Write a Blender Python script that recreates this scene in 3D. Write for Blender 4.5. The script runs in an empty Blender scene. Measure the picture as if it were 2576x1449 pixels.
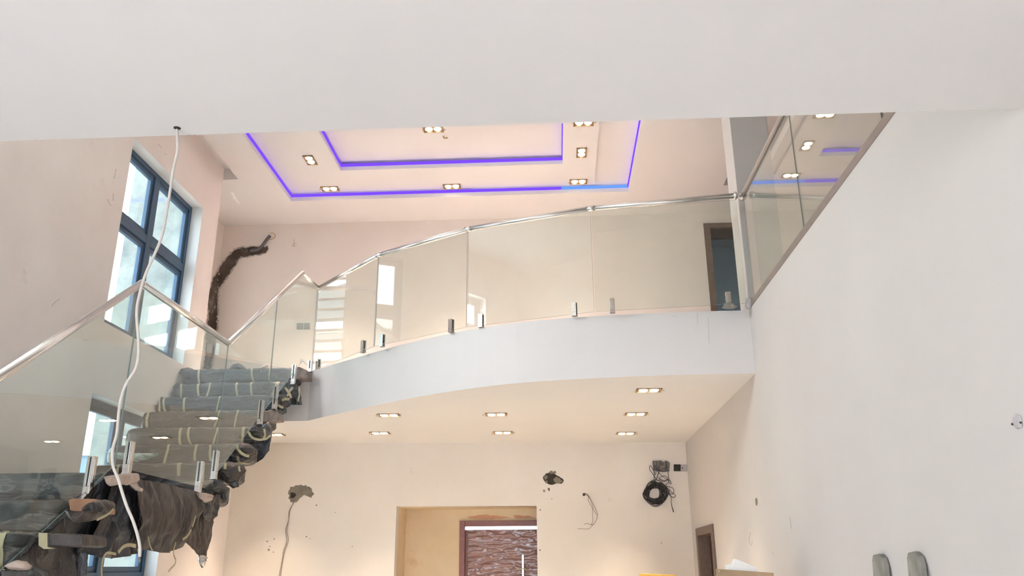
import bpy, bmesh, math, random
from mathutils import Vector, Matrix, noise

# ------------------------------------------------------------------ camera, world, light, exposure
scene = bpy.context.scene
col = scene.collection
H = 1.55                                   # eye height above the hall floor; z below is given relative to the eye
F, PITCH, ROLL, YAW = 2052.39, 0.330864, -0.005909, -0.0514777
cp, sp, cy, sy, cr, sr = (math.cos(PITCH), math.sin(PITCH), math.cos(YAW), math.sin(YAW), math.cos(ROLL), math.sin(ROLL))
FWD = Vector((sy*cp, cy*cp, sp)); _r = Vector((cy, -sy, 0)); _u = _r.cross(FWD)
RT = _r*cr + _u*sr; UP = -_r*sr + _u*cr
cam_d = bpy.data.cameras.new('camera'); cam = bpy.data.objects.new('camera', cam_d); col.objects.link(cam)
cam_d.sensor_width = 36.0; cam_d.lens = F/2576*36; cam_d.clip_start = 0.05; cam_d.clip_end = 500
cam.matrix_world = Matrix(((RT.x, UP.x, -FWD.x, 0), (RT.y, UP.y, -FWD.y, 0), (RT.z, UP.z, -FWD.z, H), (0, 0, 0, 1)))
scene.camera = cam
vs = scene.view_settings
vs.view_transform = 'Standard'; vs.look = 'None'; vs.gamma = 1.0; vs.use_curve_mapping = False
vs.exposure = 0.19
scene.cycles.use_denoising = True
scene.cycles.max_bounces = 10; scene.cycles.diffuse_bounces = 5; scene.cycles.glossy_bounces = 5
scene.cycles.transparent_max_bounces = 24; scene.cycles.sample_clamp_indirect = 40.0
scene.cycles.caustics_reflective = False; scene.cycles.caustics_refractive = False

world = bpy.data.worlds.new('bright_cloudy_sky'); scene.world = world; world.use_nodes = True
wn = world.node_tree.nodes; wl = world.node_tree.links; wn.clear()
w_out = wn.new('ShaderNodeOutputWorld'); w_bg = wn.new('ShaderNodeBackground')
w_tc = wn.new('ShaderNodeTexCoord'); w_n = wn.new('ShaderNodeTexNoise'); w_r = wn.new('ShaderNodeValToRGB')
w_n.inputs['Scale'].default_value = 2.2; w_n.inputs['Detail'].default_value = 6
w_r.color_ramp.elements[0].position = 0.35; w_r.color_ramp.elements[0].color = (0.70, 0.82, 0.97, 1)
w_r.color_ramp.elements[1].position = 0.68; w_r.color_ramp.elements[1].color = (0.95, 0.97, 1.0, 1)
wl.new(w_tc.outputs['Generated'], w_n.inputs['Vector']); wl.new(w_n.outputs['Fac'], w_r.inputs['Fac'])
wl.new(w_r.outputs['Color'], w_bg.inputs['Color']); w_bg.inputs['Strength'].default_value = 7.2
wl.new(w_bg.outputs['Background'], w_out.inputs['Surface'])

def area(name, loc, rot, sx, sy_, power, color, portal=False):
    l = bpy.data.lights.new(name, 'AREA'); l.shape = 'RECTANGLE'; l.size = sx; l.size_y = sy_; l.energy = power; l.color = color
    if portal: l.cycles.is_portal = True
    o = bpy.data.objects.new(name, l); col.objects.link(o); o.location = (loc[0], loc[1], loc[2]+H); o.rotation_euler = rot
    return o
# daylight entering by the glazed wall behind the camera and the high left window, plus an added lower opening
area('daylight_garden_doors', (-1.3, -3.9, -0.1), (math.radians(90), 0, 0), 5.0, 2.7, 27, (0.97, 0.98, 1.0))
area('added_low_daylight', (-4.32, 4.2, 0.35), (0, math.radians(-90), 0), 2.2, 1.7, 20, (0.93, 0.965, 1.0))  # added light at an invented lower opening, brightens slab face and stair
area('daylight_high_window', (-4.32, 4.2, 3.42), (0, math.radians(-90), 0), 1.0, 1.7, 330, (0.95, 0.975, 1.0))
area('sky_portal_upper', (-4.25, 7.6, 3.03), (0, math.radians(-90), 0), 1.8, 1.6, 1, (1, 1, 1), True)
area('sky_portal_lower', (-4.25, 7.6, 0.35), (0, math.radians(-90), 0), 2.1, 1.6, 1, (1, 1, 1), True)

LAMP_POWER = {'low': 9.2, 'high': 15.0}
LAMP_COLOR = {'low': (1.0, 0.80, 0.58), 'high': (1.0, 0.81, 0.66)}

# ------------------------------------------------------------------ pixel -> point on a real plane
def ray(q): return FWD + RT*((q[0]-1288)/F) + UP*((724.5-q[1])/F)
def on_x(q, X): d = ray(q); return d*(X/d.x)
def on_y(q, Y): d = ray(q); return d*(Y/d.y)
def on_z(q, Z): d = ray(q); return d*(Z/d.z)

# ------------------------------------------------------------------ materials
MATS = {}
def _new(name):
    m = bpy.data.materials.new(name); m.use_nodes = True; MATS[name] = m
    nt = m.node_tree; return m, nt.nodes, nt.links, nt.nodes['Principled BSDF']
def rgb(h):
    v = [int(h[i:i+2], 16)/255 for i in (0, 2, 4)]
    return tuple((c/12.92 if c <= 0.04045 else ((c+0.055)/1.055)**2.4) for c in v) + (1,)
def plaster(name, c, c2, scale=1.3, bump=0.06, rough=0.85, stain=None, stain_at=(0.70, 0.78), fine=60):
    m, n, l, b = _new(name)
    tc = n.new('ShaderNodeTexCoord'); nz = n.new('ShaderNodeTexNoise'); nz.inputs['Scale'].default_value = scale
    nz.inputs['Detail'].default_value = 7; nz.inputs['Roughness'].default_value = 0.62
    r = n.new('ShaderNodeValToRGB'); r.color_ramp.elements[0].position = 0.32; r.color_ramp.elements[1].position = 0.68
    r.color_ramp.elements[0].color = c2; r.color_ramp.elements[1].color = c
    l.new(tc.outputs['Object'], nz.inputs['Vector']); l.new(nz.outputs['Fac'], r.inputs['Fac'])
    src = r.outputs['Color']
    if stain:
        n3 = n.new('ShaderNodeTexNoise'); n3.inputs['Scale'].default_value = 2.3; n3.inputs['Detail'].default_value = 10; n3.inputs['Roughness'].default_value = 0.72
        r3 = n.new('ShaderNodeValToRGB'); r3.color_ramp.elements[0].position = stain_at[0]; r3.color_ramp.elements[1].position = stain_at[1]
        mx = n.new('ShaderNodeMix'); mx.data_type = 'RGBA'; mx.inputs['B'].default_value = stain
        l.new(tc.outputs['Object'], n3.inputs['Vector']); l.new(n3.outputs['Fac'], r3.inputs['Fac'])
        l.new(r3.outputs['Color'], mx.inputs['Factor']); l.new(src, mx.inputs['A']); src = mx.outputs['Result']
    l.new(src, b.inputs['Base Color']); b.inputs['Roughness'].default_value = rough
    n2 = n.new('ShaderNodeTexNoise'); n2.inputs['Scale'].default_value = fine; n2.inputs['Detail'].default_value = 4
    bp = n.new('ShaderNodeBump'); bp.inputs['Strength'].default_value = bump; bp.inputs['Distance'].default_value = 0.01
    l.new(tc.outputs['Object'], n2.inputs['Vector']); l.new(n2.outputs['Fac'], bp.inputs['Height']); l.new(bp.outputs['Normal'], b.inputs['Normal'])
    return m
def plain(name, c, rough=0.5, metal=0.0, spec=0.5, nscale=18, var=0.12, bump=0.05):
    m, n, l, b = _new(name)
    tc = n.new('ShaderNodeTexCoord'); nz = n.new('ShaderNodeTexNoise'); nz.inputs['Scale'].default_value = nscale; nz.inputs['Detail'].default_value = 4
    r = n.new('ShaderNodeValToRGB'); r.color_ramp.elements[0].color = tuple(v*(1-var) for v in c[:3])+(1,)
    r.color_ramp.elements[1].color = tuple(min(1, v*(1+var)) for v in c[:3])+(1,)
    r.color_ramp.elements[0].position = 0.3; r.color_ramp.elements[1].position = 0.7
    l.new(tc.outputs['Object'], nz.inputs['Vector']); l.new(nz.outputs['Fac'], r.inputs['Fac']); l.new(r.outputs['Color'], b.inputs['Base Color'])
    b.inputs['Roughness'].default_value = rough; b.inputs['Metallic'].default_value = metal; b.inputs['Specular IOR Level'].default_value = spec
    if bump:
        bp = n.new('ShaderNodeBump'); bp.inputs['Strength'].default_value = bump; bp.inputs['Distance'].default_value = 0.01
        l.new(nz.outputs['Fac'], bp.inputs['Height']); l.new(bp.outputs['Normal'], b.inputs['Normal'])
    return m
def film(name, c, c2, rough=0.28, stretch=(14, 3, 3), bump=0.5, spec=0.6, glint=0.38, coat=0.0):
    """crumpled plastic sheeting: dusty, with highlights painted as lighter streaks and fold lines"""
    m, n, l, b = _new(name)
    tc = n.new('ShaderNodeTexCoord'); mp = n.new('ShaderNodeMapping'); mp.inputs['Scale'].default_value = stretch
    nz = n.new('ShaderNodeTexNoise'); nz.inputs['Scale'].default_value = 1.6; nz.inputs['Detail'].default_value = 8; nz.inputs['Roughness'].default_value = 0.65; nz.inputs['Distortion'].default_value = 0.8
    r = n.new('ShaderNodeValToRGB'); r.color_ramp.elements[0].position = 0.40; r.color_ramp.elements[1].position = 0.78
    r.color_ramp.elements[0].color = c; r.color_ramp.elements[1].color = c2
    l.new(tc.outputs['Object'], mp.inputs['Vector']); l.new(mp.outputs['Vector'], nz.inputs['Vector']); l.new(nz.outputs['Fac'], r.inputs['Fac'])
    mp2 = n.new('ShaderNodeMapping'); mp2.inputs['Scale'].default_value = tuple(v*1.3 for v in stretch); mp2.inputs['Rotation'].default_value = (0.3, 0.5, 0.4)
    n4 = n.new('ShaderNodeTexNoise'); n4.inputs['Scale'].default_value = 1.1; n4.inputs['Detail'].default_value = 2; n4.inputs['Distortion'].default_value = 0.25
    r4 = n.new('ShaderNodeValToRGB'); e4 = r4.color_ramp.elements; e4[0].position = 0.485; e4[0].color = (0, 0, 0, 1); e4[1].position = 0.515; e4[1].color = (0, 0, 0, 1); k4 = e4.new(0.50); k4.color = (glint, glint, glint, 1)
    b.inputs['Coat Weight'].default_value = coat; b.inputs['Coat Roughness'].default_value = 0.06
    mx4 = n.new('ShaderNodeMix'); mx4.data_type = 'RGBA'; mx4.inputs['B'].default_value = tuple(min(1, v*2.4+0.10) for v in c2[:3])+(1,)  # lighter colour of the fold lines, painted highlights of the film
    l.new(tc.outputs['Object'], mp2.inputs['Vector']); l.new(mp2.outputs['Vector'], n4.inputs['Vector']); l.new(n4.outputs['Fac'], r4.inputs['Fac'])
    l.new(r4.outputs['Color'], mx4.inputs['Factor']); l.new(r.outputs['Color'], mx4.inputs['A'])
    l.new(mx4.outputs['Result'], b.inputs['Base Color']); b.inputs['Roughness'].default_value = rough; b.inputs['Specular IOR Level'].default_value = spec
    bp = n.new('ShaderNodeBump'); bp.inputs['Strength'].default_value = bump; bp.inputs['Distance'].default_value = 0.03
    l.new(nz.outputs['Fac'], bp.inputs['Height']); l.new(bp.outputs['Normal'], b.inputs['Normal'])
    return m
def emit(name, c, s):
    m = bpy.data.materials.new(name); m.use_nodes = True; MATS[name] = m; n = m.node_tree.nodes; n.clear()
    o = n.new('ShaderNodeOutputMaterial'); e = n.new('ShaderNodeEmission'); e.inputs['Color'].default_value = c; e.inputs['Strength'].default_value = s
    m.node_tree.links.new(e.outputs['Emission'], o.inputs['Surface']); return m
def glass(name, tint, ior=1.5, gl=1.0):
    """flat pane: clear tinted body, mirror reflection by Fresnel on both faces"""
    m = bpy.data.materials.new(name); m.use_nodes = True; MATS[name] = m; n = m.node_tree.nodes; l = m.node_tree.links; n.clear()
    o = n.new('ShaderNodeOutputMaterial'); mx = n.new('ShaderNodeMixShader'); t = n.new('ShaderNodeBsdfTransparent'); g = n.new('ShaderNodeBsdfGlossy')
    fr = n.new('ShaderNodeFresnel'); ge = n.new('ShaderNodeNewGeometry'); ma = n.new('ShaderNodeMix'); ma.data_type = 'FLOAT'
    ma.inputs['A'].default_value = ior; ma.inputs['B'].default_value = 1/ior
    l.new(ge.outputs['Backfacing'], ma.inputs['Factor']); l.new(ma.outputs['Result'], fr.inputs['IOR'])
    t.inputs['Color'].default_value = tint; g.inputs['Roughness'].default_value = 0.0; g.inputs['Color'].default_value = (gl, gl, gl, 1)
    l.new(fr.outputs['Fac'], mx.inputs['Fac']); l.new(t.outputs['BSDF'], mx.inputs[1]); l.new(g.outputs['BSDF'], mx.inputs[2])
    l.new(mx.outputs['Shader'], o.inputs['Surface']); return m

plaster('white_paint', rgb('CFC8C4'), rgb('C9C2BE'), 0.8, 0.04, 0.8, rgb('CBC7C3'), (0.60, 0.76))
plaster('ceiling_paint', rgb('E6E2E0'), rgb('E1DDDB'), 0.6, 0.02, 0.85, rgb('CFC7C0'), (0.76, 0.86))
plaster('screed', rgb('F3EBE8'), rgb('ECE1DD'), 1.1, 0.08, 0.85, rgb('D2C5BE'), (0.64, 0.82))
plaster('upstairs_paint', rgb('E6DDD6'), rgb('DFD4CC'), 0.9, 0.05, 0.85, rgb('D0C2B8'), (0.64, 0.84))
plaster('hall_paint', rgb('E8E0D8'), rgb('E0D7CD'), 1.0, 0.05, 0.85, rgb('CFC2B2'), (0.64, 0.84))
plaster('bare_plaster', rgb('E2CFB2'), rgb('D6C0A0'), 1.4, 0.10, 0.9, rgb('CBA888'), (0.58, 0.72))
plaster('slab_paint', rgb('DDD6D3'), rgb('D7D0CD'), 0.7, 0.04, 0.8, rgb('D6D3D0'), (0.64, 0.84))
plaster('cement', rgb('958D7F'), rgb('7C7467'), 9, 0.5, 0.95, None, fine=120)
plaster('dark_cement', rgb('665B52'), rgb('40372F'), 6, 0.6, 0.95, rgb('8D857C'), (0.54, 0.66), fine=120)
plaster('hole_dark', rgb('4A443B'), rgb('2E2A25'), 14, 0.5, 0.95)
plaster('exterior_render', rgb('A4AAA4'), rgb('868F8C'), 2.4, 0.2, 0.9, rgb('6E7A7A'), (0.46, 0.66))
plaster('exterior_white', rgb('F4F4F2'), rgb('EDEDEC'), 1.0, 0.05, 0.9)
plaster('exterior_blue', rgb('7C97AE'), rgb('6C88A2'), 1.0, 0.05, 0.9)
plaster('floor_screed', rgb('F0EEEA'), rgb('EAE7E2'), 1.2, 0.1, 0.6)
plaster('yard', rgb('C9C4BE'), rgb('BDB7B0'), 1.2, 0.2, 0.7)
plaster('roof_tile', rgb('8D8B88'), rgb('7C7A78'), 6, 0.2, 0.8)
plaster('room_beyond', rgb('9FAAB0'), rgb('949FA6'), 1.0, 0.05, 0.85)
plain('frame_aluminium', rgb('46607A'), 0.42, 0.25, 0.5, 12, 0.08)
plain('brown_door_frame', rgb('6E5B50'), 0.5, 0, 0.4, 20, 0.15)
plain('dark_brown', rgb('3A2B25'), 0.55, 0, 0.4, 20, 0.2)
plain('mahogany', rgb('7F4638'), 0.35, 0, 0.5, 14, 0.14)
plain('steel', (0.86, 0.84, 0.82, 1), 0.24, 1.0, 0.5, 8, 0.05, 0.0)
plain('chrome', (0.62, 0.60, 0.58, 1), 0.16, 1.0, 0.5, 8, 0.05, 0.0)
plain('trim_taupe', rgb('857870'), 0.35, 0.2, 0.5, 10, 0.08)
plain('lamp_bronze', rgb('9A7E5E'), 0.35, 0.6, 0.5, 20, 0.2)
plain('lamp_inside', rgb('8F7048'), 0.5, 0.2, 0.5, 20, 0.2)
plain('clear_scrap', rgb('D9CDB8'), 0.3, 0, 0.6, 30, 0.2)
plain('cable_white', rgb('C2BBB2'), 0.5, 0, 0.4, 30, 0.06)
plain('cable_black', rgb('2B2623'), 0.4, 0, 0.5, 30, 0.15)
plain('wire_brown', rgb('7A6558'), 0.5, 0, 0.4, 30, 0.2)
plain('wire_yellow', rgb('B99A62'), 0.5, 0, 0.4, 30, 0.1)
plain('conduit_grey', rgb('5C5A5E'), 0.4, 0, 0.5, 20, 0.25)
plain('switch_black', rgb('26221F'), 0.3, 0, 0.5, 20, 0.05, 0)
plain('switch_grey', rgb('B9B2B3'), 0.35, 0, 0.5, 20, 0.05, 0)
plain('socket_grey', rgb('6E7474'), 0.35, 0, 0.5, 20, 0.05, 0)
plain('board_grey', rgb('8C877F'), 0.8, 0, 0.3, 9, 0.30, 0.3)
plain('crate_ply', rgb('A98D70'), 0.7, 0, 0.3, 10, 0.14, 0.1)
plain('yellow_ply', rgb('E0B45C'), 0.6, 0, 0.3, 8, 0.08, 0.1)
plain('foam_white', rgb('F6F3EF'), 0.7, 0, 0.3, 40, 0.03, 0.1)
plain('masking_tape', rgb('B3A887'), 0.6, 0, 0.35, 16, 0.10)
plain('tread_wood', rgb('9C7153'), 0.4, 0, 0.5, 10, 0.22)
plain('pale_wrap', rgb('B8A496'), 0.5, 0, 0.4, 22, 0.15, 0.4)
plain('smear_grey', rgb('BFB4AC'), 0.9, 0, 0.2, 26, 0.16)
plain('mark_red', rgb('B48A7E'), 0.8, 0, 0.3, 30, 0.2)
plain('plant_leaf', rgb('7FA05A'), 0.5, 0, 0.4, 10, 0.2)
plain('leaf_pale', rgb('C9D6CC'), 0.5, 0, 0.4, 10, 0.1)
plain('pot_dark', rgb('3C474C'), 0.5, 0, 0.4, 10, 0.1)
plain('car_blue_grey', rgb('8FA2AE'), 0.3, 0.1, 0.5, 10, 0.08)
film('film_grey', rgb('14191D'), rgb('464F56'), 0.26, (1.8, 7, 7), 0.9)  # bluish tone paints in the sky reflected by the top treads
film('film_brown', rgb('2C2420'), rgb('574A42'), 0.42, (3, 10, 2.2), 0.5)
film('film_black', rgb('17171B'), rgb('38383F'), 0.24, (5, 5, 2.4), 0.7, 0.7)
film('film_dust', rgb('1B1816'), rgb('4A4540'), 0.32, (1.8, 7, 7), 0.9)
film('film_tan', rgb('77645A'), rgb('A39083'), 0.25, (8, 8, 8), 0.6, 0.6, 0.08)
film('film_door', rgb('7C4838'), rgb('8E5747'), 0.14, (2.0, 1, 12), 0.45, 0.9, 0.06, 0.8)
emit('lamp_glow', (1.0, 0.86, 0.66, 1), 14)
emit('led_violet', (0.17, 0.06, 1.0, 1), 1.2)
emit('led_blue', (0.12, 0.28, 1.0, 1), 1.2)
glass('balustrade_glass', (0.93, 0.965, 0.945, 1))
glass('window_glass', (0.88, 0.94, 0.945, 1))
m_, n_, l_, b_ = _new('glass_edge'); b_.inputs['Base Color'].default_value = rgb('7F8B87'); b_.inputs['Roughness'].default_value = 0.15
# sheer plastic film: partly see-through
m_ = bpy.data.materials.new('film_clear'); m_.use_nodes = True; MATS['film_clear'] = m_
n_ = m_.node_tree.nodes; l_ = m_.node_tree.links; b_ = n_['Principled BSDF']; b_.inputs['Base Color'].default_value = rgb('BFD2CD'); b_.inputs['Roughness'].default_value = 0.25; b_.inputs['Alpha'].default_value = 0.6

# ------------------------------------------------------------------ mesh helpers
class B:
    """collects vertices / faces (z relative to the eye) and links them as ONE mesh object"""
    def __init__(s): s.v = []; s.f = []; s.mi = []; s.mats = []; s.smooth = []
    def mat(s, m):
        if m not in s.mats: s.mats.append(m)
        return s.mats.index(m)
    def add(s, vs_, fs, m, smooth=False):
        o = len(s.v); s.v += [Vector(v) for v in vs_]; k = s.mat(m)
        for f in fs: s.f.append(tuple(i+o for i in f)); s.mi.append(k); s.smooth.append(smooth)
    def box(s, x0, x1, y0, y1, z0, z1, m):
        s.add([(x, y, z) for z in (z0, z1) for y in (y0, y1) for x in (x0, x1)],
              [(0, 2, 3, 1), (4, 5, 7, 6), (0, 1, 5, 4), (2, 6, 7, 3), (0, 4, 6, 2), (1, 3, 7, 5)], m)
    def obox(s, c, ax, ay, az, m):
        c, ax, ay, az = Vector(c), Vector(ax), Vector(ay), Vector(az)
        s.add([c+ax*i+ay*j+az*k for k in (-1, 1) for j in (-1, 1) for i in (-1, 1)],
              [(0, 2, 3, 1), (4, 5, 7, 6), (0, 1, 5, 4), (2, 6, 7, 3), (0, 4, 6, 2), (1, 3, 7, 5)], m)
    def prism(s, poly, d, m, smooth=False):
        n = len(poly); d = Vector(d); a = [Vector(p) for p in poly]
        s.add(a+[p+d for p in a], [tuple(range(n-1, -1, -1)), tuple(range(n, 2*n))] + [(i, (i+1) % n, n+(i+1) % n, n+i) for i in range(n)], m, smooth)
    def tube(s, path, r, m, n=10, closed=False, cap=True):
        P = [Vector(p) for p in path]; N = len(P); vs_ = []; prev = None
        for i in range(N):
            t = (P[(i+1) % N]-P[i-1]) if closed else (P[min(i+1, N-1)]-P[max(i-1, 0)])
            t.normalize()
            if prev is None:
                a = Vector((0, 0, 1)) if abs(t.z) < 0.9 else Vector((1, 0, 0)); u = t.cross(a).normalized()
            else:
                u = (prev - t*prev.dot(t)); u = u.normalized() if u.length > 1e-6 else t.orthogonal().normalized()
            prev = u; w = t.cross(u); rr = r[i] if isinstance(r, (list, tuple)) else r
            vs_ += [P[i]+(u*math.cos(2*math.pi*k/n)+w*math.sin(2*math.pi*k/n))*rr for k in range(n)]
        fs = [(i*n+k, i*n+(k+1) % n, ((i+1) % N)*n+(k+1) % n, ((i+1) % N)*n+k) for i in range(N if closed else N-1) for k in range(n)]
        if cap and not closed: fs += [tuple(range(n-1, -1, -1)), tuple((N-1)*n+k for k in range(n))]
        s.add(vs_, fs, m, True)
    def grid(s, fn, nu, nv, m, close_u=False, smooth=True):
        vs_ = [fn(i/(nu if close_u else nu-1), j/(nv-1)) for j in range(nv) for i in range(nu)]
        fs = [(j*nu+i, j*nu+(i+1) % nu, (j+1)*nu+(i+1) % nu, (j+1)*nu+i) for j in range(nv-1) for i in range(nu if close_u else nu-1)]
        s.add(vs_, fs, m, smooth)
    def build(s, name, parent=None, bevel=0.0, origin=None):
        if origin is None:
            xs = [v.x for v in s.v]; ys = [v.y for v in s.v]; zs = [v.z for v in s.v]
            origin = Vector(((min(xs)+max(xs))/2, (min(ys)+max(ys))/2, min(zs)))
        me = bpy.data.meshes.new(name); me.from_pydata([v-origin for v in s.v], [], s.f)
        for m in s.mats: me.materials.append(MATS[m])
        me.polygons.foreach_set('material_index', s.mi); me.polygons.foreach_set('use_smooth', s.smooth); me.update()
        bm = bmesh.new(); bm.from_mesh(me); bmesh.ops.recalc_face_normals(bm, faces=bm.faces)
        if bevel: bmesh.ops.bevel(bm, geom=list(bm.edges), offset=bevel, segments=2, affect='EDGES', profile=0.5, clamp_overlap=True)
        bm.to_mesh(me); bm.free()
        o = bpy.data.objects.new(name, me); col.objects.link(o); place(o, origin, parent); return o
WORLD = {}
def place(o, w, parent=None):
    w = Vector(w); WORLD[o.name] = w
    if parent is not None: o.parent = parent; o.location = w-WORLD[parent.name]
    else: o.location = w+Vector((0, 0, H))
def empty(name, loc, label=None, cat=None, group=None, kind=None):
    o = bpy.data.objects.new(name, None); o.empty_display_size = 0.1; col.objects.link(o); place(o, loc); return tag(o, label, cat, group, kind)
def tag(o, label=None, cat=None, group=None, kind=None):
    for k, v in (('label', label), ('category', cat), ('group', group), ('kind', kind)):
        if v: o[k] = v
    return o
def copy_part(src, parent, w, rz=0.0):
    o = src.copy(); col.objects.link(o); place(o, w, parent); o.rotation_euler = (0, 0, rz); return o
def nz(x, y, z=0.0, s=0): return noise.noise(Vector((x+s*17.3, y-s*9.1, z+s*3.7)))
def spline(pts, n=8):
    P = [Vector(p) for p in pts]; out = []
    for i in range(len(P)-1):
        p0, p1, p2, p3 = P[max(i-1, 0)], P[i], P[i+1], P[min(i+2, len(P)-1)]
        for k in range(n):
            t = k/n
            out.append(0.5*((2*p1)+(p2-p0)*t+(2*p0-5*p1+4*p2-p3)*t*t+(3*p1-p0-3*p2+p3)*t**3))
    out.append(P[-1]); return out
def resample(poly, n, closed=True):
    P = [Vector(p) for p in poly]
    if closed: P = P+[P[0]]
    L = [0]
    for a, b in zip(P, P[1:]): L.append(L[-1]+(b-a).length)
    out = []
    for k in range(n):
        t = L[-1]*k/(n if closed else n-1); i = 0
        while i < len(L)-2 and L[i+1] < t: i += 1
        d = L[i+1]-L[i]; out.append(P[i].lerp(P[i+1], 0 if d < 1e-9 else min(1, (t-L[i])/d)))
    return out
def pillow(bld, outline, normal, depth, m, n=40, rings=7, rough=0.0, seed=0, back=True, edge=0.0, freq=9):
    """closed lump whose silhouette is the outline, swelling along the normal"""
    nrm = Vector(normal).normalized(); P = resample(outline, n); c = sum(P, Vector())/n; vs_ = []
    for side in ((1, -1) if back else (1,)):
        for j in range(rings):
            sc = 1-j/(rings)
            for i, p in enumerate(P):
                q = c+(p-c)*sc
                if j == 0 and edge: q = q+(p-c).normalized()*edge*nz(p.x*40, p.y*40, p.z*40, seed)
                h = depth*math.sqrt(max(0, 1-sc*sc))
                h += rough*(1-sc**4)*(nz(q.x*freq, q.y*freq, q.z*freq, seed+side)+0.6*abs(nz(q.x*freq*2.6, q.y*freq*2.6, q.z*freq*2.6, seed)))
                vs_.append(q+nrm*h*side)
        vs_.append(c+nrm*(depth+rough*nz(c.x*freq, c.y*freq, c.z*freq, seed))*side)
    fs = []; blk = rings*n+1
    for k in range(2 if back else 1):
        o = k*blk
        for j in range(rings-1):
            for i in range(n):
                a = (o+j*n+i, o+j*n+(i+1) % n, o+(j+1)*n+(i+1) % n, o+(j+1)*n+i); fs.append(a if k == 0 else a[::-1])
        for i in range(n):
            a = (o+(rings-1)*n+i, o+(rings-1)*n+(i+1) % n, o+blk-1); fs.append(a if k == 0 else a[::-1])
    if back:
        for i in range(n): fs.append((i, (i+1) % n, blk+(i+1) % n, blk+i))
    bld.add(vs_, fs, m, True)
def sheet(bld, top, bot, nrm, m, nu=60, nv=34, amp=0.03, folds=14, seed=0, belly=0.0, th=0.004, lean=0.0):
    """hanging plastic sheet between a top and a bottom line, with vertical folds that open downwards"""
    T = resample(top, nu, False); Bo = resample(bot, nu, False); nrm = Vector(nrm)
    def fn(off):
        def g(u, v):
            i = min(nu-1, int(round(u*(nu-1)))); p = T[i].lerp(Bo[i], v)
            w = 0.35+0.65*v
            d = amp*w*(math.sin(u*folds*2+1.7*nz(u*4, v*2, 0, seed)*3+lean*v*4)+0.8*nz(u*11, v*3.5, 1, seed)+0.4*nz(u*25, v*9, 2, seed))
            return p+nrm*(d+belly*math.sin(math.pi*v)+off)
        return g
    bld.grid(fn(0), nu, nv, m); bld.grid(fn(-th), nu, nv, m)

# ------------------------------------------------------------------ the setting
XR, XL, ZS, ZF, ZC, FL = 1.66, -4.0, 2.05, 1.507, 4.53, -H
YE, YBU = 2.577, 10.23                         # edge of the near ceiling, upper back wall
S = 'structure'
def back_y(x): return 10.44+(x+2.0)*0.086-0.155         # the lower back wall runs slightly out of square
b = B(); b.box(-5.2, 6.0, -4.6, 11.6, FL-0.15, FL, 'floor_screed'); tag(b.build('floor'), 'pale floor of the hall', kind=S)
# left wall with the openings of two stacked windows
WY0, WY1, WZ0, WZ1, LZ0, LZ1 = 6.785, 8.41, 2.10, 3.96, -0.80, 1.46
b = B()
for (y0, y1, z0, z1) in ((-4.6, 3.35, FL, 5.0), (3.35, 5.07, 3.96, 5.0), (3.35, 5.07, 1.46, 2.91), (3.35, 5.07, FL, -0.8), (5.07, WY0, FL, 5.0), (WY0, WY1, FL, LZ0), (WY0, WY1, LZ1, WZ0),
                         (WY0, WY1, WZ1, 5.0), (WY1, 8.84, FL, 5.0), (8.84, 10.9, FL, ZS)):
    b.box(XL-0.23, XL, y0, y1, z0, z1, 'screed')
for z0, z1 in ((WZ0, WZ1), (LZ0, LZ1)):
    b.box(XL-0.225, XL-0.0005, WY0, WY1, z1-0.003, z1+0.001, 'exterior_white'); b.box(XL-0.225, XL-0.0005, WY0, WY1, z0-0.001, z0+0.003, 'exterior_white')
    b.box(XL-0.225, XL-0.0005, WY0-0.001, WY0+0.003, z0, z1, 'exterior_white'); b.box(XL-0.225, XL-0.0005, WY1-0.003, WY1+0.001, z0, z1, 'exterior_white')
WALL_L = tag(b.build('wall_left'), 'pale screeded wall on the left with two stacked windows', kind=S)
b = B(); b.box(-5.06, XL-0.23, 8.72, 8.84, -1, 5.2, 'exterior_render'); b.box(-5.06, -4.53, 8.84, 8.95, ZS, 5.0, 'upstairs_paint')
b.box(-4.76, -4.53, 9.62, 10.5, ZS, 5.0, 'upstairs_paint'); b.box(-4.76, -4.53, 8.95, 9.62, ZS, ZS+0.12, 'upstairs_paint'); b.box(-4.76, -4.53, 8.95, 9.62, 4.05, 5.0, 'upstairs_paint')
b.box(-5.06, XL, 8.842, 10.5, ZS-0.2, ZS, 'slab_paint')
tag(b.build('wall_bay'), 'upstairs bay wall beyond the tall window', kind=S)
# right wall, with the doorway opening near the far end
D2Y0, D2Y1, D2Z = 9.116, 10.22, 0.433
b = B()
for (y0, y1, z0, z1) in ((-4.6, D2Y0+0.06, FL, ZS), (D2Y0+0.06, D2Y1-0.06, D2Z-0.06, ZS), (D2Y1-0.06, 10.9, FL, ZS)):
    b.box(XR, XR+0.2, y0, y1, z0, z1, 'white_paint')
WALL_R = tag(b.build('wall_right'), 'plain white wall on the right under the glass guard', kind=S)
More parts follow.
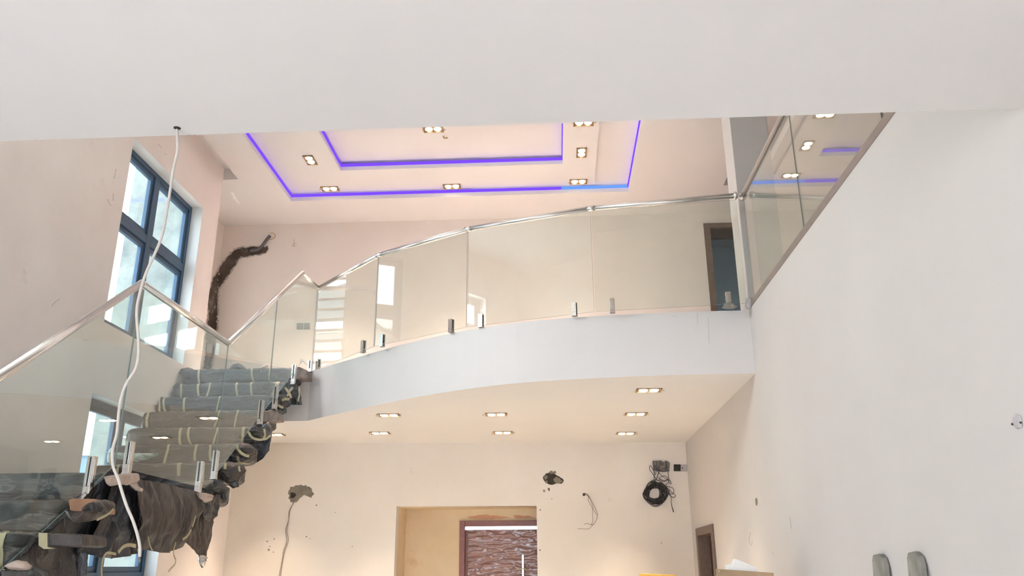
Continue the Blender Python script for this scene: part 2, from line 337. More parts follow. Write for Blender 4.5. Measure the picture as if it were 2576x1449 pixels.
# lower back wall with the entrance recess
RX0, RX1, RZ = -1.97, -0.249, 0.731
b = B()
def wseg(x0, x1, z0, z1, m='hall_paint'):
    y0, y1 = back_y(x0), back_y(x1)
    b.prism([(x0, y0, z0), (x1, y1, z0), (x1, y1, z1), (x0, y0, z1)], (0, 0.18, 0), m)
wseg(-4.3, RX0, FL, 1.6); wseg(RX0, RX1, RZ, 1.6); wseg(RX1, 1.9, FL, 1.6)
WALL_B = tag(b.build('wall_back'), 'warm lit back wall of the hall with the entrance recess', kind=S)
RY = back_y(-1.1)+0.62
DX0, DX1, DZ = -1.262, -0.06, 0.585
b = B(); b.box(RX0-0.1, RX0, back_y(RX0)+0.17, RY+0.15, FL, RZ+0.1, 'bare_plaster'); b.box(0.55, 0.65, back_y(0.5)+0.15, RY+0.15, FL, RZ+0.1, 'bare_plaster')
b.box(RX0-0.1, 0.65, back_y(0.65)+0.01, RY+0.15, RZ, RZ+0.1, 'bare_plaster')
b.box(RX0, DX0, RY, RY+0.15, FL, RZ, 'bare_plaster'); b.box(DX1, 0.55, RY, RY+0.15, FL, RZ, 'bare_plaster'); b.box(DX0, DX1, RY, RY+0.15, DZ, RZ, 'bare_plaster')
WALL_N = tag(b.build('wall_recess'), 'bare tan plaster lining of the entrance recess', kind=S)
# balcony slab with its curved fascia
CURVE = [(-2.652, 8.612), (-2.30, 8.29), (-1.96, 7.995), (-1.72, 7.785), (-1.483, 7.587), (-1.27, 7.43), (-1.062, 7.286), (-0.87, 7.165), (-0.677, 7.06), (-0.50, 6.975), (-0.319, 6.905),
         (-0.15, 6.857), (0.023, 6.817), (0.19, 6.784), (0.356, 6.757), (0.685, 6.716), (1.009, 6.69), (1.334, 6.68), (XR, 6.679)]
poly = [(XL, 8.595)] + CURVE + [(XR, 10.9), (XL, 10.9)]
b = B(); b.prism([(x, y, ZF) for x, y in poly], (0, 0, ZS-ZF), 'slab_paint')
o = b.build('balcony_slab'); o.data.materials.append(MATS['ceiling_paint'])
for pz in o.data.polygons:
    if pz.normal.z < -0.9: pz.material_index = 1
SLAB = tag(o, 'curved white balcony slab with warm lit soffit', kind=S)
b = B(); b.box(XR+0.2, 6.0, -4.6, 10.9, ZS-0.3, ZS, 'slab_paint'); tag(b.build('floor_upper'), 'upper floor slab beyond the right wall', kind=S)
# near ceiling over the camera and the wall that stands on its edge
b = B(); b.box(XL-0.2, XR+0.1, -4.6, YE, ZF, ZF+0.30, 'ceiling_paint')
tag(b.build('ceiling'), 'flat white ceiling over the near room', kind=S)
b = B(); b.box(XL-0.2, 6.0, YE-0.2, YE, ZF+0.30, 5.0, 'upstairs_paint'); tag(b.build('wall_front_upper'), 'upper wall standing over the ceiling edge', kind=S)
b = B(); b.box(5.8, 6.0, YE, 10.9, ZS, 5.0, 'upstairs_paint'); tag(b.build('wall_right_upper'), 'far right wall of the upper floor', kind=S)
# wall behind the camera with its wide opening
b = B(); b.box(XL-0.2, -3.8, -4.6, -4.4, FL, ZF, 'white_paint'); b.box(1.2, XR+0.2, -4.6, -4.4, FL, ZF, 'white_paint'); b.box(-3.8, 1.2, -4.6, -4.4, 1.3, ZF, 'white_paint')
tag(b.build('wall_front'), 'wall behind the viewer with wide garden doors', kind=S)
# upper back wall with doorway
UX0, UX1, UZ = 2.055, 2.95, 4.372
b = B(); b.box(-4.76, UX0+0.05, YBU, YBU+0.2, ZS, 5.0, 'upstairs_paint'); b.box(UX1-0.05, 6.0, YBU, YBU+0.2, ZS, 5.0, 'upstairs_paint'); b.box(UX0+0.05, UX1-0.05, YBU, YBU+0.2, UZ-0.05, 5.0, 'upstairs_paint')
tag(b.build('wall_back_upper'), 'pinkish beige back wall of the upper floor', kind=S)
b = B(); b.box(1.2, 4.0, 12.2, 12.3, ZS, 4.9, 'room_beyond'); b.box(1.2, 1.3, YBU+0.2, 12.2, ZS, 4.9, 'room_beyond'); b.box(3.9, 4.0, YBU+0.2, 12.2, ZS, 4.9, 'room_beyond'); b.box(1.2, 4.0, YBU+0.2, 10.95, 4.8, 4.9, 'room_beyond'); b.box(1.2, 4.0, 11.25, 12.3, 4.8, 4.9, 'room_beyond'); b.box(1.2, 4.0, YBU, 12.3, ZS-0.1, ZS, 'room_beyond')  # gap left in the unseen ceiling so sky light brightens this room
tag(b.build('wall_room_beyond'), 'blue grey room seen through the upstairs doorway', kind=S)
# white pier at the balcony corner
b = B(); b.box(1.69, 2.03, 6.78, 7.10, ZS, 5.0, 'white_paint'); tag(b.build('wall_pier', bevel=0.004), 'white square pier behind the balcony corner', kind=S)

# upper ceiling: border, two stepped trays, curtain slots
def ring(b, x0, x1, y0, y1, hx0, hx1, hy0, hy1, z0, z1, m):
    b.box(x0, hx0, y0, y1, z0, z1, m); b.box(hx1, x1, y0, y1, z0, z1, m); b.box(hx0, hx1, y0, hy0, z0, z1, m); b.box(hx0, hx1, hy1, y1, z0, z1, m)
OX0, OX1, OY0, OY1 = -3.36, 1.005, 7.15, 9.50            # outer tray
PX0, PX1, PY0, PY1 = -2.93, 0.565, 7.45, 9.30            # lower central panel
IX0, IX1, IY0, IY1 = -2.545, 0.165, 7.885, 8.835         # inner tray
TR, TP, TI = 0.11, 0.075, 0.115
b = B(); m = 'ceiling_paint'
ring(b, XL+0.19, 2.18, YE, YBU, OX0, OX1, OY0, OY1, ZC, ZC+TR, m)                       # border
b.box(-4.53, XL+0.19, 8.84, YBU, ZC, ZC+TR, m)
b.box(2.62, 3.3, YE, YBU, ZC, ZC+TR, m); b.box(2.18, 2.62, 9.40, YBU, ZC, ZC+TR, m); b.box(3.3, 6.0, YE, YBU, ZC, ZC+TR, m)
b.box(XL, XL+0.19, YE, 8.84, ZC+0.15, ZC+0.20, m); b.box(XL+0.19, XL+0.22, YE, 8.84, ZC+TR, ZC+0.18, m); b.box(XL, XL+0.19, 8.84, 8.87, ZC+TR, ZC+0.18, m)
b.box(2.15, 2.65, YE, 9.45, ZC+0.22, ZC+0.26, m)
ring(b, OX0-0.06, OX1+0.06, OY0-0.06, OY1+0.06, IX0, IX1, IY0, IY1, ZC+TR, ZC+TR+0.05, m)   # tray top
ring(b, PX0, PX1, PY0, PY1, IX0, IX1, IY0, IY1, ZC+TP, ZC+TR, m)                        # dropped panel
b.box(IX0-0.06, IX1+0.06, IY0-0.06, IY1+0.06, ZC+TP+TI, ZC+TP+TI+0.05, m)
ring(b, IX0-0.06, IX1+0.06, IY0-0.06, IY1+0.06, IX0-0.05, IX1+0.05, IY0-0.05, IY1+0.05, ZC+TR+0.05, ZC+TP+TI, m)
b.box(-5.1, 6.0, YE, 10.9, 5.0, 5.1, m)
CEIL_U = tag(b.build('ceiling_upper'), 'stepped tray ceiling of the upper floor', kind=S)
# chased-in LED coves
def led_cove(name, x0, x1, y0, y1, z, label, blue_from=None):
    e = empty(name, ((x0+x1)/2, (y0+y1)/2, z), label, 'light strip', 'violet LED coves in the tray ceiling')
    h = 0.036
    def seg(xa, xb, ya, yb, mm='led_violet'):
        bb = B(); bb.box(xa, xb, ya, yb, z, z+h, mm); bb.build('led_tape', e)
    if blue_from: seg(x0, blue_from, y1-0.012, y1-0.002); seg(blue_from, x1, y1-0.012, y1-0.002, 'led_blue')
    else: seg(x0, x1, y1-0.012, y1-0.002)
    seg(x0+0.002, x0+0.012, y0, y1-0.012); seg(x1-0.012, x1-0.002, y0, y1-0.012); seg(x0, x1, y0+0.002, y0+0.012)
    return e
led_cove('led_cove', OX0, OX1, OY0, OY1, ZC+0.055, 'large outer violet LED line around the ceiling tray', 0.15)
led_cove('led_cove', IX0, IX1, IY0, IY1, ZC+TP+0.05, 'smaller inner violet LED line around the raised ceiling centre')

# ------------------------------------------------------------------ windows
def window(name, y0, y1, z0, z1, ym, zm, label, xo=XL-0.125):
    w = empty(name, (xo, (y0+y1)/2, z0), label, None, None, S); fr = 'frame_aluminium'; d0, d1 = xo-0.07, xo
    b = B(); t = 0.055
    b.box(d0, d1, y0, y1, z1-t, z1, fr); b.box(d0, d1, y0, y1, z0, z0+t, fr); b.box(d0, d1, y0, y0+t, z0+t, z1-t, fr); b.box(d0, d1, y1-t, y1, z0+t, z1-t, fr)
    b.build('window_frame', w, 0.004)
    b = B(); b.box(d0, d1+0.004, ym-0.045, ym+0.045, z0+t, z1-t, fr); b.build('mullion', w, 0.004)
    for ya, yb in ((y0+t, ym-0.045), (ym+0.045, y1-t)):
        b = B(); b.box(d0, d1+0.004, ya, yb, zm-0.045, zm+0.045, fr); b.build('transom', w, 0.004)
        for za, zb in ((z0+t, zm-0.045), (zm+0.045, z1-t)):
            s = 0.05; b = B(); x0, x1 = xo-0.055, xo-0.015
            b.box(x0, x1, ya, yb, zb-s, zb, fr); b.box(x0, x1, ya, yb, za, za+s, fr); b.box(x0, x1, ya, ya+s, za+s, zb-s, fr); b.box(x0, x1, yb-s, yb, za+s, zb-s, fr)
            sa = b.build('sash', w, 0.003)
            b = B(); b.box(xo-0.04, xo-0.034, ya+s-0.005, yb-s+0.005, za+s-0.005, zb-s+0.005, 'window_glass'); b.build('pane', sa)
    return w
window('window_1', WY0, WY1, WZ0, WZ1, 7.56, 3.20, 'tall dark framed upper window with four aqua tinted panes')
window('window_2', WY0, WY1, LZ0, LZ1, 7.56, -0.06, 'lower dark framed window glimpsed behind the wrapped stair')
window('window_4', 3.35, 5.07, 2.91, 3.96, 4.2, 3.45, 'small high window at the far left edge')
window('added_window', 3.35, 5.07, -0.80, 1.46, 4.2, -0.06, 'added lower window in front of an area light beside the foot of the stair')  # added so that the area light outside reads as a window
w = empty('window_3', (-4.65, 9.28, ZS+0.12), 'narrow barred side window of the upstairs bay', None, None, S)
b = B(); b.box(-4.66, -4.655, 8.95, 9.62, ZS+0.12, 4.05, 'window_glass'); b.build('pane', w)
for k in range(13):
    z = ZS+0.15+k*0.15; b = B(); b.box(-4.64, -4.60, 8.95, 9.62, z, z+0.03, 'foam_white'); b.build('window_bar', w)
b = B(); b.box(-4.64, -4.60, 8.95, 8.99, ZS+0.12, 4.05, 'foam_white'); b.box(-4.64, -4.60, 9.58, 9.62, ZS+0.12, 4.05, 'foam_white'); b.build('window_frame', w)

# ------------------------------------------------------------------ doors
d = empty('door_1', ((DX0+DX1)/2, RY, FL), 'reddish brown entrance door wrapped in shiny film', None, None, S)
t = 0.07
b = B(); b.box(DX0, DX0+t, RY-0.03, RY+0.12, FL, DZ, 'mahogany'); b.box(DX1-t, DX1, RY-0.03, RY+0.12, FL, DZ, 'mahogany'); b.box(DX0+t, DX1-t, RY-0.03, RY+0.12, DZ-t, DZ, 'mahogany')
b.build('door_frame', d, 0.004)
b = B(); b.box(DX0+t, DX1-t, RY+0.06, RY+0.11, FL, DZ-t-0.038, 'mahogany'); leaf = b.build('door_leaf', d)
b = B()
def fg(u, v):
    x = DX0+t+0.035+u*(DX1-DX0-2*t-0.04); z = -1.2+v*(DZ-t-0.045+1.2)
    f = z*26-x*5
    return Vector((x, RY+0.045-0.006*abs(math.sin(f+2*nz(x*5, z*7)))-0.008*nz(x*6, z*38, 3)-0.004*nz(x*30, z*30, 5), z))
b.grid(fg, 70, 150, 'film_door'); b.build('plastic_film', leaf)
b = B(); hx = on_y((1315.5, 1400), RY).x; b.box(hx-0.013, hx+0.013, RY-0.03, RY-0.005, -0.85, 0.165, 'steel')
for z in (0.0, -0.7): b.box(hx-0.01, hx+0.01, RY-0.01, RY+0.06, z, z+0.02, 'steel')
hd = b.build('pull_handle', leaf, 0.003)
b = B(); zt = on_y((1318, 1430), RY).z; b.tube([(hx-0.06, RY-0.035, zt-0.008), (hx-0.015, RY-0.036, zt), (hx+0.02, RY-0.036, zt+0.002), (hx+0.065, RY-0.03, zt-0.02)], [0.006, 0.008, 0.007, 0.005], 'masking_tape', 6); b.build('tape_tie', leaf)
d = empty('door_2', (XR, (D2Y0+D2Y1)/2, FL), 'dark brown doorway frame set in the right wall', None, None, S)
b = B(); f = 0.105
b.box(XR-0.02, XR+0.2, D2Y0, D2Y0+f, FL, D2Z, 'brown_door_frame'); b.box(XR-0.02, XR+0.2, D2Y1-f, D2Y1, FL, D2Z, 'brown_door_frame'); b.box(XR-0.02, XR+0.2, D2Y0+f, D2Y1-f, D2Z-0.085, D2Z, 'brown_door_frame')
b.build('door_frame', d, 0.004)
b = B(); b.box(XR+0.12, XR+0.16, D2Y0+f, D2Y1-f, FL, D2Z-0.085, 'dark_brown'); b.build('door_leaf', d)
d = empty('door_3', ((UX0+UX1)/2, YBU, ZS), 'brown upstairs doorway beside the white pier', None, None, S)
b = B(); f = 0.085
b.box(UX0, UX0+f, YBU-0.02, YBU+0.2, ZS, UZ, 'brown_door_frame'); b.box(UX1-f, UX1, YBU-0.02, YBU+0.2, ZS, UZ, 'brown_door_frame'); b.box(UX0+f, UX1-f, YBU-0.02, YBU+0.2, UZ-0.07, UZ, 'brown_door_frame')
b.build('door_frame', d, 0.004)
b = B(); b.box(UX0+f, UX1-f, YBU+0.06, YBU+0.12, UZ-0.19, UZ-0.07, 'dark_brown'); b.build('door_head', d)

# dark taupe channel that carries the right hand glass
b = B(); b.box(XR-0.004, XR+0.05, YE+0.1, 6.62, ZS, ZS+0.055, 'trim_taupe'); tag(b.build('trim_1', bevel=0.003), 'dark taupe channel along the top of the right wall', kind=S)

# ------------------------------------------------------------------ glass balustrades
def panel(e, a0, a1, z0a, z0b, z1a, z1b, th=0.006):
    """upright pane between two plan points; lower and upper edges may slope"""
    a0 = Vector((a0[0], a0[1], 0)); a1 = Vector((a1[0], a1[1], 0)); n = (a1-a0).normalized().cross(Vector((0, 0, 1)))*(th/2)
    A = [Vector((a0.x, a0.y, z0a)), Vector((a1.x, a1.y, z0b)), Vector((a1.x, a1.y, z1b)), Vector((a0.x, a0.y, z1a))]
    bb = B(); f_ = [p+n for p in A]; k_ = [p-n for p in A]
    bb.add(f_+k_, [(0, 1, 2, 3), (7, 6, 5, 4)], 'balustrade_glass'); bb.add(f_+k_, [(0, 4, 5, 1), (1, 5, 6, 2), (2, 6, 7, 3), (3, 7, 4, 0)], 'glass_edge')
    return bb.build('glass_panel', e)
def rail(e, pts, r=0.024):
    for a, c in zip(pts, pts[1:]):
        a, c = Vector(a), Vector(c); bb = B(); bb.tube([a, c], r, 'steel', 20); bb.build('handrail', e)
def joint(e, p, t, r=0.0265, L=0.028):
    t = Vector(t).normalized(); p = Vector(p); bb = B(); bb.tube([p-t*L, p+t*L], r, 'steel', 20); bb.build('rail_connector', e)
def ball(e, p, r=0.025):
    bb = B(); p = Vector(p); bb.grid(lambda u, v: p+Vector((math.cos(u*2*math.pi)*math.sin(v*math.pi), math.sin(u*2*math.pi)*math.sin(v*math.pi), -math.cos(v*math.pi)))*r, 14, 9, 'steel', True); bb.build('rail_elbow', e)
_sp = {}
def spigot(e, p, ang, h=0.13, base=0.03):
    """square chrome glass clamp: foot, two cheeks with the glass slot between, side screw"""
    key = (round(h, 3), round(base, 3))
    if key not in _sp:
        bb = B(); w = 0.021
        for s in (-1, 1): bb.box(-w, w, 0.007 if s > 0 else -0.020, 0.020 if s > 0 else -0.007, base, h, 'chrome')
        bb.box(-w, w, -0.020, 0.020, 0, base, 'chrome'); bb.box(-0.024, 0.024, -0.023, 0.023, 0.0, 0.006, 'chrome')
        for s in (-1, 1): bb.box(-0.010, 0.010, s*0.020-0.002, s*0.020+0.002, base+0.02, h-0.02, 'chrome')
        for s in (-1, 1): bb.box(s*w*0.93-0.001, s*w*0.93+0.001, -0.007, 0.007, base, h-0.006, 'switch_black')
        o = bb.build('glass_clamp', e, 0.003, Vector((0, 0, 0))); _sp[key] = o; place(o, p, e); o.rotation_euler = (0, 0, ang); return o
    return copy_part(_sp[key], e, p, ang)

# curved balcony guard
e = empty('balcony_balustrade', (-0.5, 7.1, ZS), 'faceted clear glass guard with steel handrail along the curved balcony', 'balustrade')
ZR = 3.035
PV = [(-2.657, 8.67), (-1.757, 7.69), (-0.777, 7.08), (0.364, 6.688), (1.62, 6.545)]
for a, c in zip(PV, PV[1:]):
    a_, c_ = Vector(a), Vector(c); t = (c_-a_).normalized()*0.006
    panel(e, a_+t, c_-t, ZS+0.02, ZS+0.02, ZR-0.02, ZR-0.02)
RP = [(x, y, ZR) for x, y in PV]; RP[-1] = (1.63, 6.545, ZR+0.02)
rail(e, RP)
for i in (1, 2, 3): joint(e, RP[i], Vector(RP[i+1])-Vector(RP[i-1]))
joint(e, Vector(RP[4])-Vector((0.02, 0, 0)), (1, -0.1, 0), 0.034, 0.012)
for q in ((917, 888), (966, 874), (1139, 838), (1213, 826), (1449, 799), (1542, 793), (1833, 776), (795, 931)):
    p = on_z(q, ZS); best = None
    for a, c in zip(PV, PV[1:]):
        a_, c_ = Vector(a), Vector(c); u = max(0.04, min(0.96, (Vector((p.x, p.y))-a_).dot(c_-a_)/(c_-a_).length_squared)); r_ = a_.lerp(c_, u)
        dd = (r_-Vector((p.x, p.y))).length
        if best is None or dd < best[0]: best = (dd, r_, math.atan2((c_-a_).y, (c_-a_).x))
    spigot(e, (best[1].x, best[1].y, ZS), best[2], 0.125, 0.035)
# right hand guard over the right wall
e = empty('wall_balustrade', (1.685, 4.8, ZS+0.05), 'clear glass guard with steel handrail running above the right wall', 'balustrade')
for y0, y1 in ((6.56, 5.105), (5.095, 3.715), (3.70, 2.70)): panel(e, (1.685, y0), (1.685, y1), ZS+0.03, ZS+0.03, ZR+0.0, ZR+0.0)
rail(e, [(1.685, 6.57, ZR+0.03), (1.685, 2.70, ZR+0.03)])
b = B(); b.tube([(1.685, 6.60, ZR+0.03), (1.685, 6.56, ZR+0.03)], 0.036, 'steel', 20); b.build('rail_bracket', e)
# stair guard
XG = -2.657
e = empty('stair_balustrade', (XG, 5.9, 0.5), 'stepped clear glass guard with steel handrail on the stair', 'balustrade')
R0, R1, R2, R3, R4 = (3.0, 0.353), (4.865, 1.763), (6.342, 1.758), (8.075, 3.0), (8.62, 3.03)
rail(e, [(XG, y, z) for y, z in (R0, R1, R2, R3, R4)])
rail(e, [(XG, R4[0], R4[1]), (XG, 8.67, ZR)])
for y, z in (R1, R2, R3): ball(e, (XG, y, z))
ball(e, (XG, 8.67, ZR))
def zr(y):
    for (a, za), (c, zc) in zip((R0, R1, R2, R3), (R1, R2, R3, R4)):
        if a <= y <= c: return za+(zc-za)*(y-a)/(c-a)-0.02
panel(e, (XG, 3.0), (XG, 4.86), -0.66, 0.598, zr(3.0), zr(4.86))
panel(e, (XG, 4.87), (XG, 6.335), 0.594, 0.584, zr(4.87), zr(6.335))
panel(e, (XG, 6.345), (XG, 7.375), 0.69, 1.432, zr(6.345), zr(7.375))
pts_ = [(XG+0.004, y, z) for y, z in ((7.385, 1.44), (8.30, 2.09), (8.64, 2.09), (8.64, ZR-0.02), (8.075, zr(8.07)), (7.385, zr(7.385)))]
bb = B(); n_p = len(pts_); bk_ = [(x-0.006, y, z) for x, y, z in pts_]
bb.add(pts_+bk_, [tuple(range(n_p)), tuple(range(2*n_p-1, n_p-1, -1))], 'balustrade_glass'); bb.add(pts_+bk_, [(i, (i+1) % n_p, n_p+(i+1) % n_p, n_p+i) for i in range(n_p)], 'glass_edge'); bb.build('glass_panel', e)
for q, x, h, bs in (((737, 968), XG, 0.21, 0.06), ((690, 1030), XG, 0.22, 0.05), ((653, 1068), XG, 0.22, 0.05), ((537, 1206), XG, 0.22, 0.06), ((497, 1240), XG, 0.23, 0.08), ((318, 1193), XG, 0.20, 0.06), ((217, 1256), XG, 0.24, 0.07), ((779, 936), XG, 0.13, 0.035)):
    p = on_x(q, x); spigot(e, p, math.pi/2, h, bs)

# ------------------------------------------------------------------ stair wrapped in plastic
stair = empty('staircase', (-3.3, 6.0, FL), 'straight stair with landing, every tread wrapped in dusty plastic and tape', 'staircase')
def section(X0, X1, Yf, zt, seed, depth, thick, sag):
    """outline of the wrapped tread at u along its length, angle parameter v"""
    P = []
    r = 0.022
    for (cx_, cz_, a0) in ((r, -r, 90), (r, -thick+r, 180), (depth-r, -thick+r, 270), (depth-r, -r, 0)):
        for k in range(6): a = math.radians(a0+k*18); P.append((cx_+r*math.cos(a), cz_+r*math.sin(a)))
    R_ = resample([(p[0], p[1], 0) for p in P], 36)
    def fn(u, v, off=0.0):
        x = X0+(X1-X0)*u; i = int(round(v*36)) % 36; py, pz = R_[i].x, R_[i].y
        cy_, cz_ = depth/2, -thick/2
        k = 1.0
        if u < 0.06: k = 0.55+0.45*math.sin(u/0.06*math.pi/2)
        if u > 0.95: k = 0.72+0.28*math.sin((1-u)/0.05*math.pi/2)
        w = 0.012*nz(x*5+py*8, pz*14+py*6, 0, seed)+0.012*nz(x*13, pz*26+py*18, 1, seed)-0.014*abs(nz(x*9+pz*20, py*26+pz*30, 2, seed))+0.006*abs(nz(x*34, py*60+pz*50, 2, seed))
        low = max(0, -pz-thick*0.6)/(thick*0.4)
        s_ = sag*low*(0.5+0.5*nz(x*3.1, 0, 5, seed))
        dy, dz = py-cy_, pz-cz_; L = math.hypot(dy, dz)
        return Vector((x, Yf+cy_+dy*k+dy/L*(w+off), zt+cz_+dz*k+dz/L*(w+off)-s_))
    return fn
def tread(name, X0, X1, Yf, zt, seed, m='film_grey', depth=0.31, thick=0.145, sag=0.03, tapes=(), parent=stair, slant=0.10):
    fn = section(X0, X1, Yf, zt, seed, depth, thick, sag)
    b = B(); b.grid(lambda v, u: fn(u, v), 36, 64, m, True)
    n0 = len(b.v)
    for u in (0.0, 1.0):
        ringv = [fn(u, k/36) for k in range(36)]; c = sum(ringv, Vector())/36+Vector((0.02 if u else -0.02, 0, 0)); b.add(ringv+[c], [(k, (k+1) % 36, 36) for k in range(36)], m, True)
    o = b.build(name, parent)
    for k, (ut, wd, sl) in enumerate(tapes):
        bb = B()
        def tf(s_, v, ut=ut, wd=wd, sl=sl):
            vv = 0.62+v*0.0  # unused
            ang = -4+v*16                     # from the top lip, round the front edge, under the nose
            i = ang/36
            u = ut+(s_-0.5)*wd+sl*(v-0.3)**2*0.5+0.004*nz(v*7, ut*50, 0, seed)
            return fn_smooth(fn, u, i)
        bb.grid(tf, 3, 14, 'masking_tape'); bb.build('tape', o)
    return o
def fn_smooth(fn, u, t):
    t = t % 1.0; i = t*36; a = int(math.floor(i)); f_ = i-a
    return fn(u, (a % 36)/36, 0.005).lerp(fn(u, ((a+1) % 36)/36, 0.005), f_)
YS = [927, 961.7, 995, 1032, 1073, 1116, 1164, 1214]
rng = random.Random(4)
TAPES = {0: ((0.16, .018, .2), (0.62, .016, .5), (0.78, .018, .1)), 1: ((0.10, .018, .25), (0.24, .018, .3), (0.34, .016, -.3), (0.56, .018, .35), (0.68, .018, .3), (0.90, .03, -.6)),
         2: ((0.04, .018, .3), (0.08, .018, .3), (0.24, .018, .15), (0.52, .012, -.2)), 3: ((0.07, .02, .1), (0.62, .01, -.4), (0.76, .012, -.2)), 4: ((0.42, .018, .15), (0.48, .018, .35), (0.69, .014, -.3), (0.88, .02, .05)),
         5: ((0.05, .018, .1), (0.45, .018, -.3), (0.64, .018, .05), (0.74, .018, .3), (0.93, .02, .2)), 6: ((0.22, .018, .3), (0.63, .024, .2), (0.79, .024, .15), (0.94, .02, .1)), 7: ((0.55, .02, -.2),)}
TR_ = []
for k, y in enumerate(YS):
    zt = 2.035-0.197*k; Yf = on_z((556, y), zt).y
    x1 = [-2.74, -2.72, -2.72, -2.72, -2.70, -2.69, -2.69, -2.68][k]
    TR_.append(tread('tread', -3.985, x1, Yf, zt, 10+k, 'film_grey' if k < 3 else 'film_dust', 0.30, 0.15, 0.02+0.02*(k % 2), TAPES[k]))
# landing: thick wrapped slab
land = tread('landing', -3.985, -2.62, 4.80, 0.555, 41, 'film_dust', 1.56, 0.17, 0.03, ((0.42, .03, .05),))
# lower flight
LOW = [(4.42, 0.367), (4.13, 0.185), (3.86, 0.0)]
LT = [tread('tread', -3.985, xr_, yf, zt, 60+i, 'film_dust', 0.30, 0.16, 0.03, tp) for i, ((yf, zt), xr_, tp) in enumerate(zip(LOW, (-2.64, -2.645, -2.645), (((0.36, .02, .05),), ((0.90, .03, .1), (0.3, .02, .1)), ((0.88, .02, .1),))))]
for i in range(7):
    yf, zt = 3.59-0.27*i, -0.19-0.188*i
    tread('tread', -3.985, -2.55, yf, zt, 80+i, 'film_dust', 0.30, 0.16, 0.03)
# black wrapped stringer under both flights and landing
b = B()
def stringer(pts, x0, x1, hgt, seed, m='film_black'):
    P = resample([(0, y, z) for y, z in pts], 60, False)
    def g(v, u):
        i = int(round(u*59)); a = v*2*math.pi; p = P[i]
        return Vector(((x0+x1)/2+math.copysign(abs(math.cos(a))**0.5, math.cos(a))*(x1-x0)/2+0.02*nz(p.y*6, a, 0, seed), p.y, p.z-hgt/2+math.copysign(abs(math.sin(a))**0.5, math.sin(a))*hgt/2+0.02*nz(p.y*5, a*1.5, 3, seed)))
    b.grid(g, 28, 60, m, True)
stringer([(1.45, -1.40), (3.9, -0.12), (4.7, 0.40), (6.3, 0.42), (8.6, 1.86)], -3.3, -2.95, 0.20, 3)
b.build('stringer', stair)
# knotted film bundles and loose flaps at the open ends of the treads
def bag(parent, name, outline, Y, depth, m, rough=0.03, seed=0, freq=9, edge=0.006):
    bb = B(); P = [on_y(q, Y) for q in outline]; pillow(bb, P, (0, -1, 0), depth, m, 44, 8, rough, seed, True, edge, freq); return bb.build(name, parent)
def strip(parent, pts, Y, w, m='masking_tape', name='tape'):
    """loose ribbon of tape on plane Y"""
    bb = B(); P = spline([on_y(q, Y) for q in pts], 5); L = []; Rr = []
    for i, p in enumerate(P):
        t = (P[min(i+1, len(P)-1)]-P[max(i-1, 0)]).normalized(); n = t.cross(Vector((0, 1, 0))).normalized()*w/2; dy = Vector((0, 0.006*math.sin(i*1.3), 0)); L.append(p+n+dy); Rr.append(p-n+dy)
    V_ = L+Rr; n = len(P); bk = [v+Vector((0, 0.0015, 0)) for v in V_]
    bb.add(V_, [(i, i+1, n+i+1, n+i) for i in range(n-1)], m); bb.add(bk, [(n+i, n+i+1, i+1, i) for i in range(n-1)], m); return bb.build(name, parent)
def block(parent, outline, Y, dep, m='film_tan', name='wrapped_block'):
    bb = B(); bb.prism([on_y(q, Y) for q in outline], (0.0, dep, 0), m); return bb.build(name, parent, 0.008)
o = TR_[0]; block(TR_[0], [(700, 929), (716, 926), (752, 922), (774, 932), (774, 952), (720, 955), (700, 954)], 8.38, 0.17)
bag(TR_[0], 'film_bundle', [(575, 930), (585, 917), (602, 913), (616, 922), (622, 931)], 8.52, 0.05, 'film_grey', 0.02, 2)
bag(TR_[0], 'film_bundle', [(655, 928), (660, 920), (676, 917), (675, 925), (678, 930)], 8.55, 0.03, 'pale_wrap', 0.01, 3)
bag(TR_[0], 'film_bundle', [(450, 940), (456, 928), (475, 924), (488, 930), (492, 948), (478, 956), (460, 950)], 8.36, 0.06, 'film_grey', 0.03, 4)
o = TR_[1]; bag(TR_[1], 'film_flap', [(700, 985), (716, 962), (732, 954), (744, 965), (752, 975), (759, 1000), (760, 1019), (730, 1018), (706, 1014)], 8.06, 0.035, 'film_black', 0.03, 5, 12)
strip(o, [(717, 975), (726, 988), (722, 997)], 7.99, 0.022); strip(o, [(736, 974), (728, 987), (733, 1001)], 7.99, 0.022); strip(o, [(752, 972), (753, 990), (750, 1010)], 7.99, 0.016)
o = TR_[2]; bag(TR_[2], 'film_bundle', [(688, 1008), (697, 995), (714, 993), (728, 1003), (733, 1016), (722, 1025), (706, 1027), (692, 1020)], 7.80, 0.10, 'film_black', 0.035, 6, 14)
strip(o, [(697, 996), (690, 1010), (700, 1020), (712, 1026)], 7.69, 0.022); strip(o, [(709, 1006), (720, 1004), (728, 1004)], 7.68, 0.025)
bag(TR_[2], 'film_flap', [(682, 1020), (712, 1026), (712, 1034), (702, 1039), (686, 1032)], 7.84, 0.04, 'film_black', 0.02, 7)
o = TR_[3]; block(TR_[3], [(650, 1062), (668, 1034), (680, 1030), (690, 1031), (703, 1040), (705, 1058), (680, 1060)], 7.58, 0.12)
strip(o, [(693, 1030), (702, 1046), (704, 1060)], 7.47, 0.012, 'trim_taupe', 'film_cord')
o = TR_[4]; bag(TR_[4], 'film_bundle', [(622, 1088), (632, 1073), (648, 1068), (664, 1075), (679, 1088), (680, 1098), (664, 1104), (640, 1104)], 7.26, 0.11, 'film_dust', 0.04, 9, 14)
strip(o, [(624, 1086), (634, 1100), (650, 1106), (668, 1104), (680, 1096)], 7.13, 0.020); strip(o, [(664, 1078), (667, 1092), (664, 1104)], 7.13, 0.018)
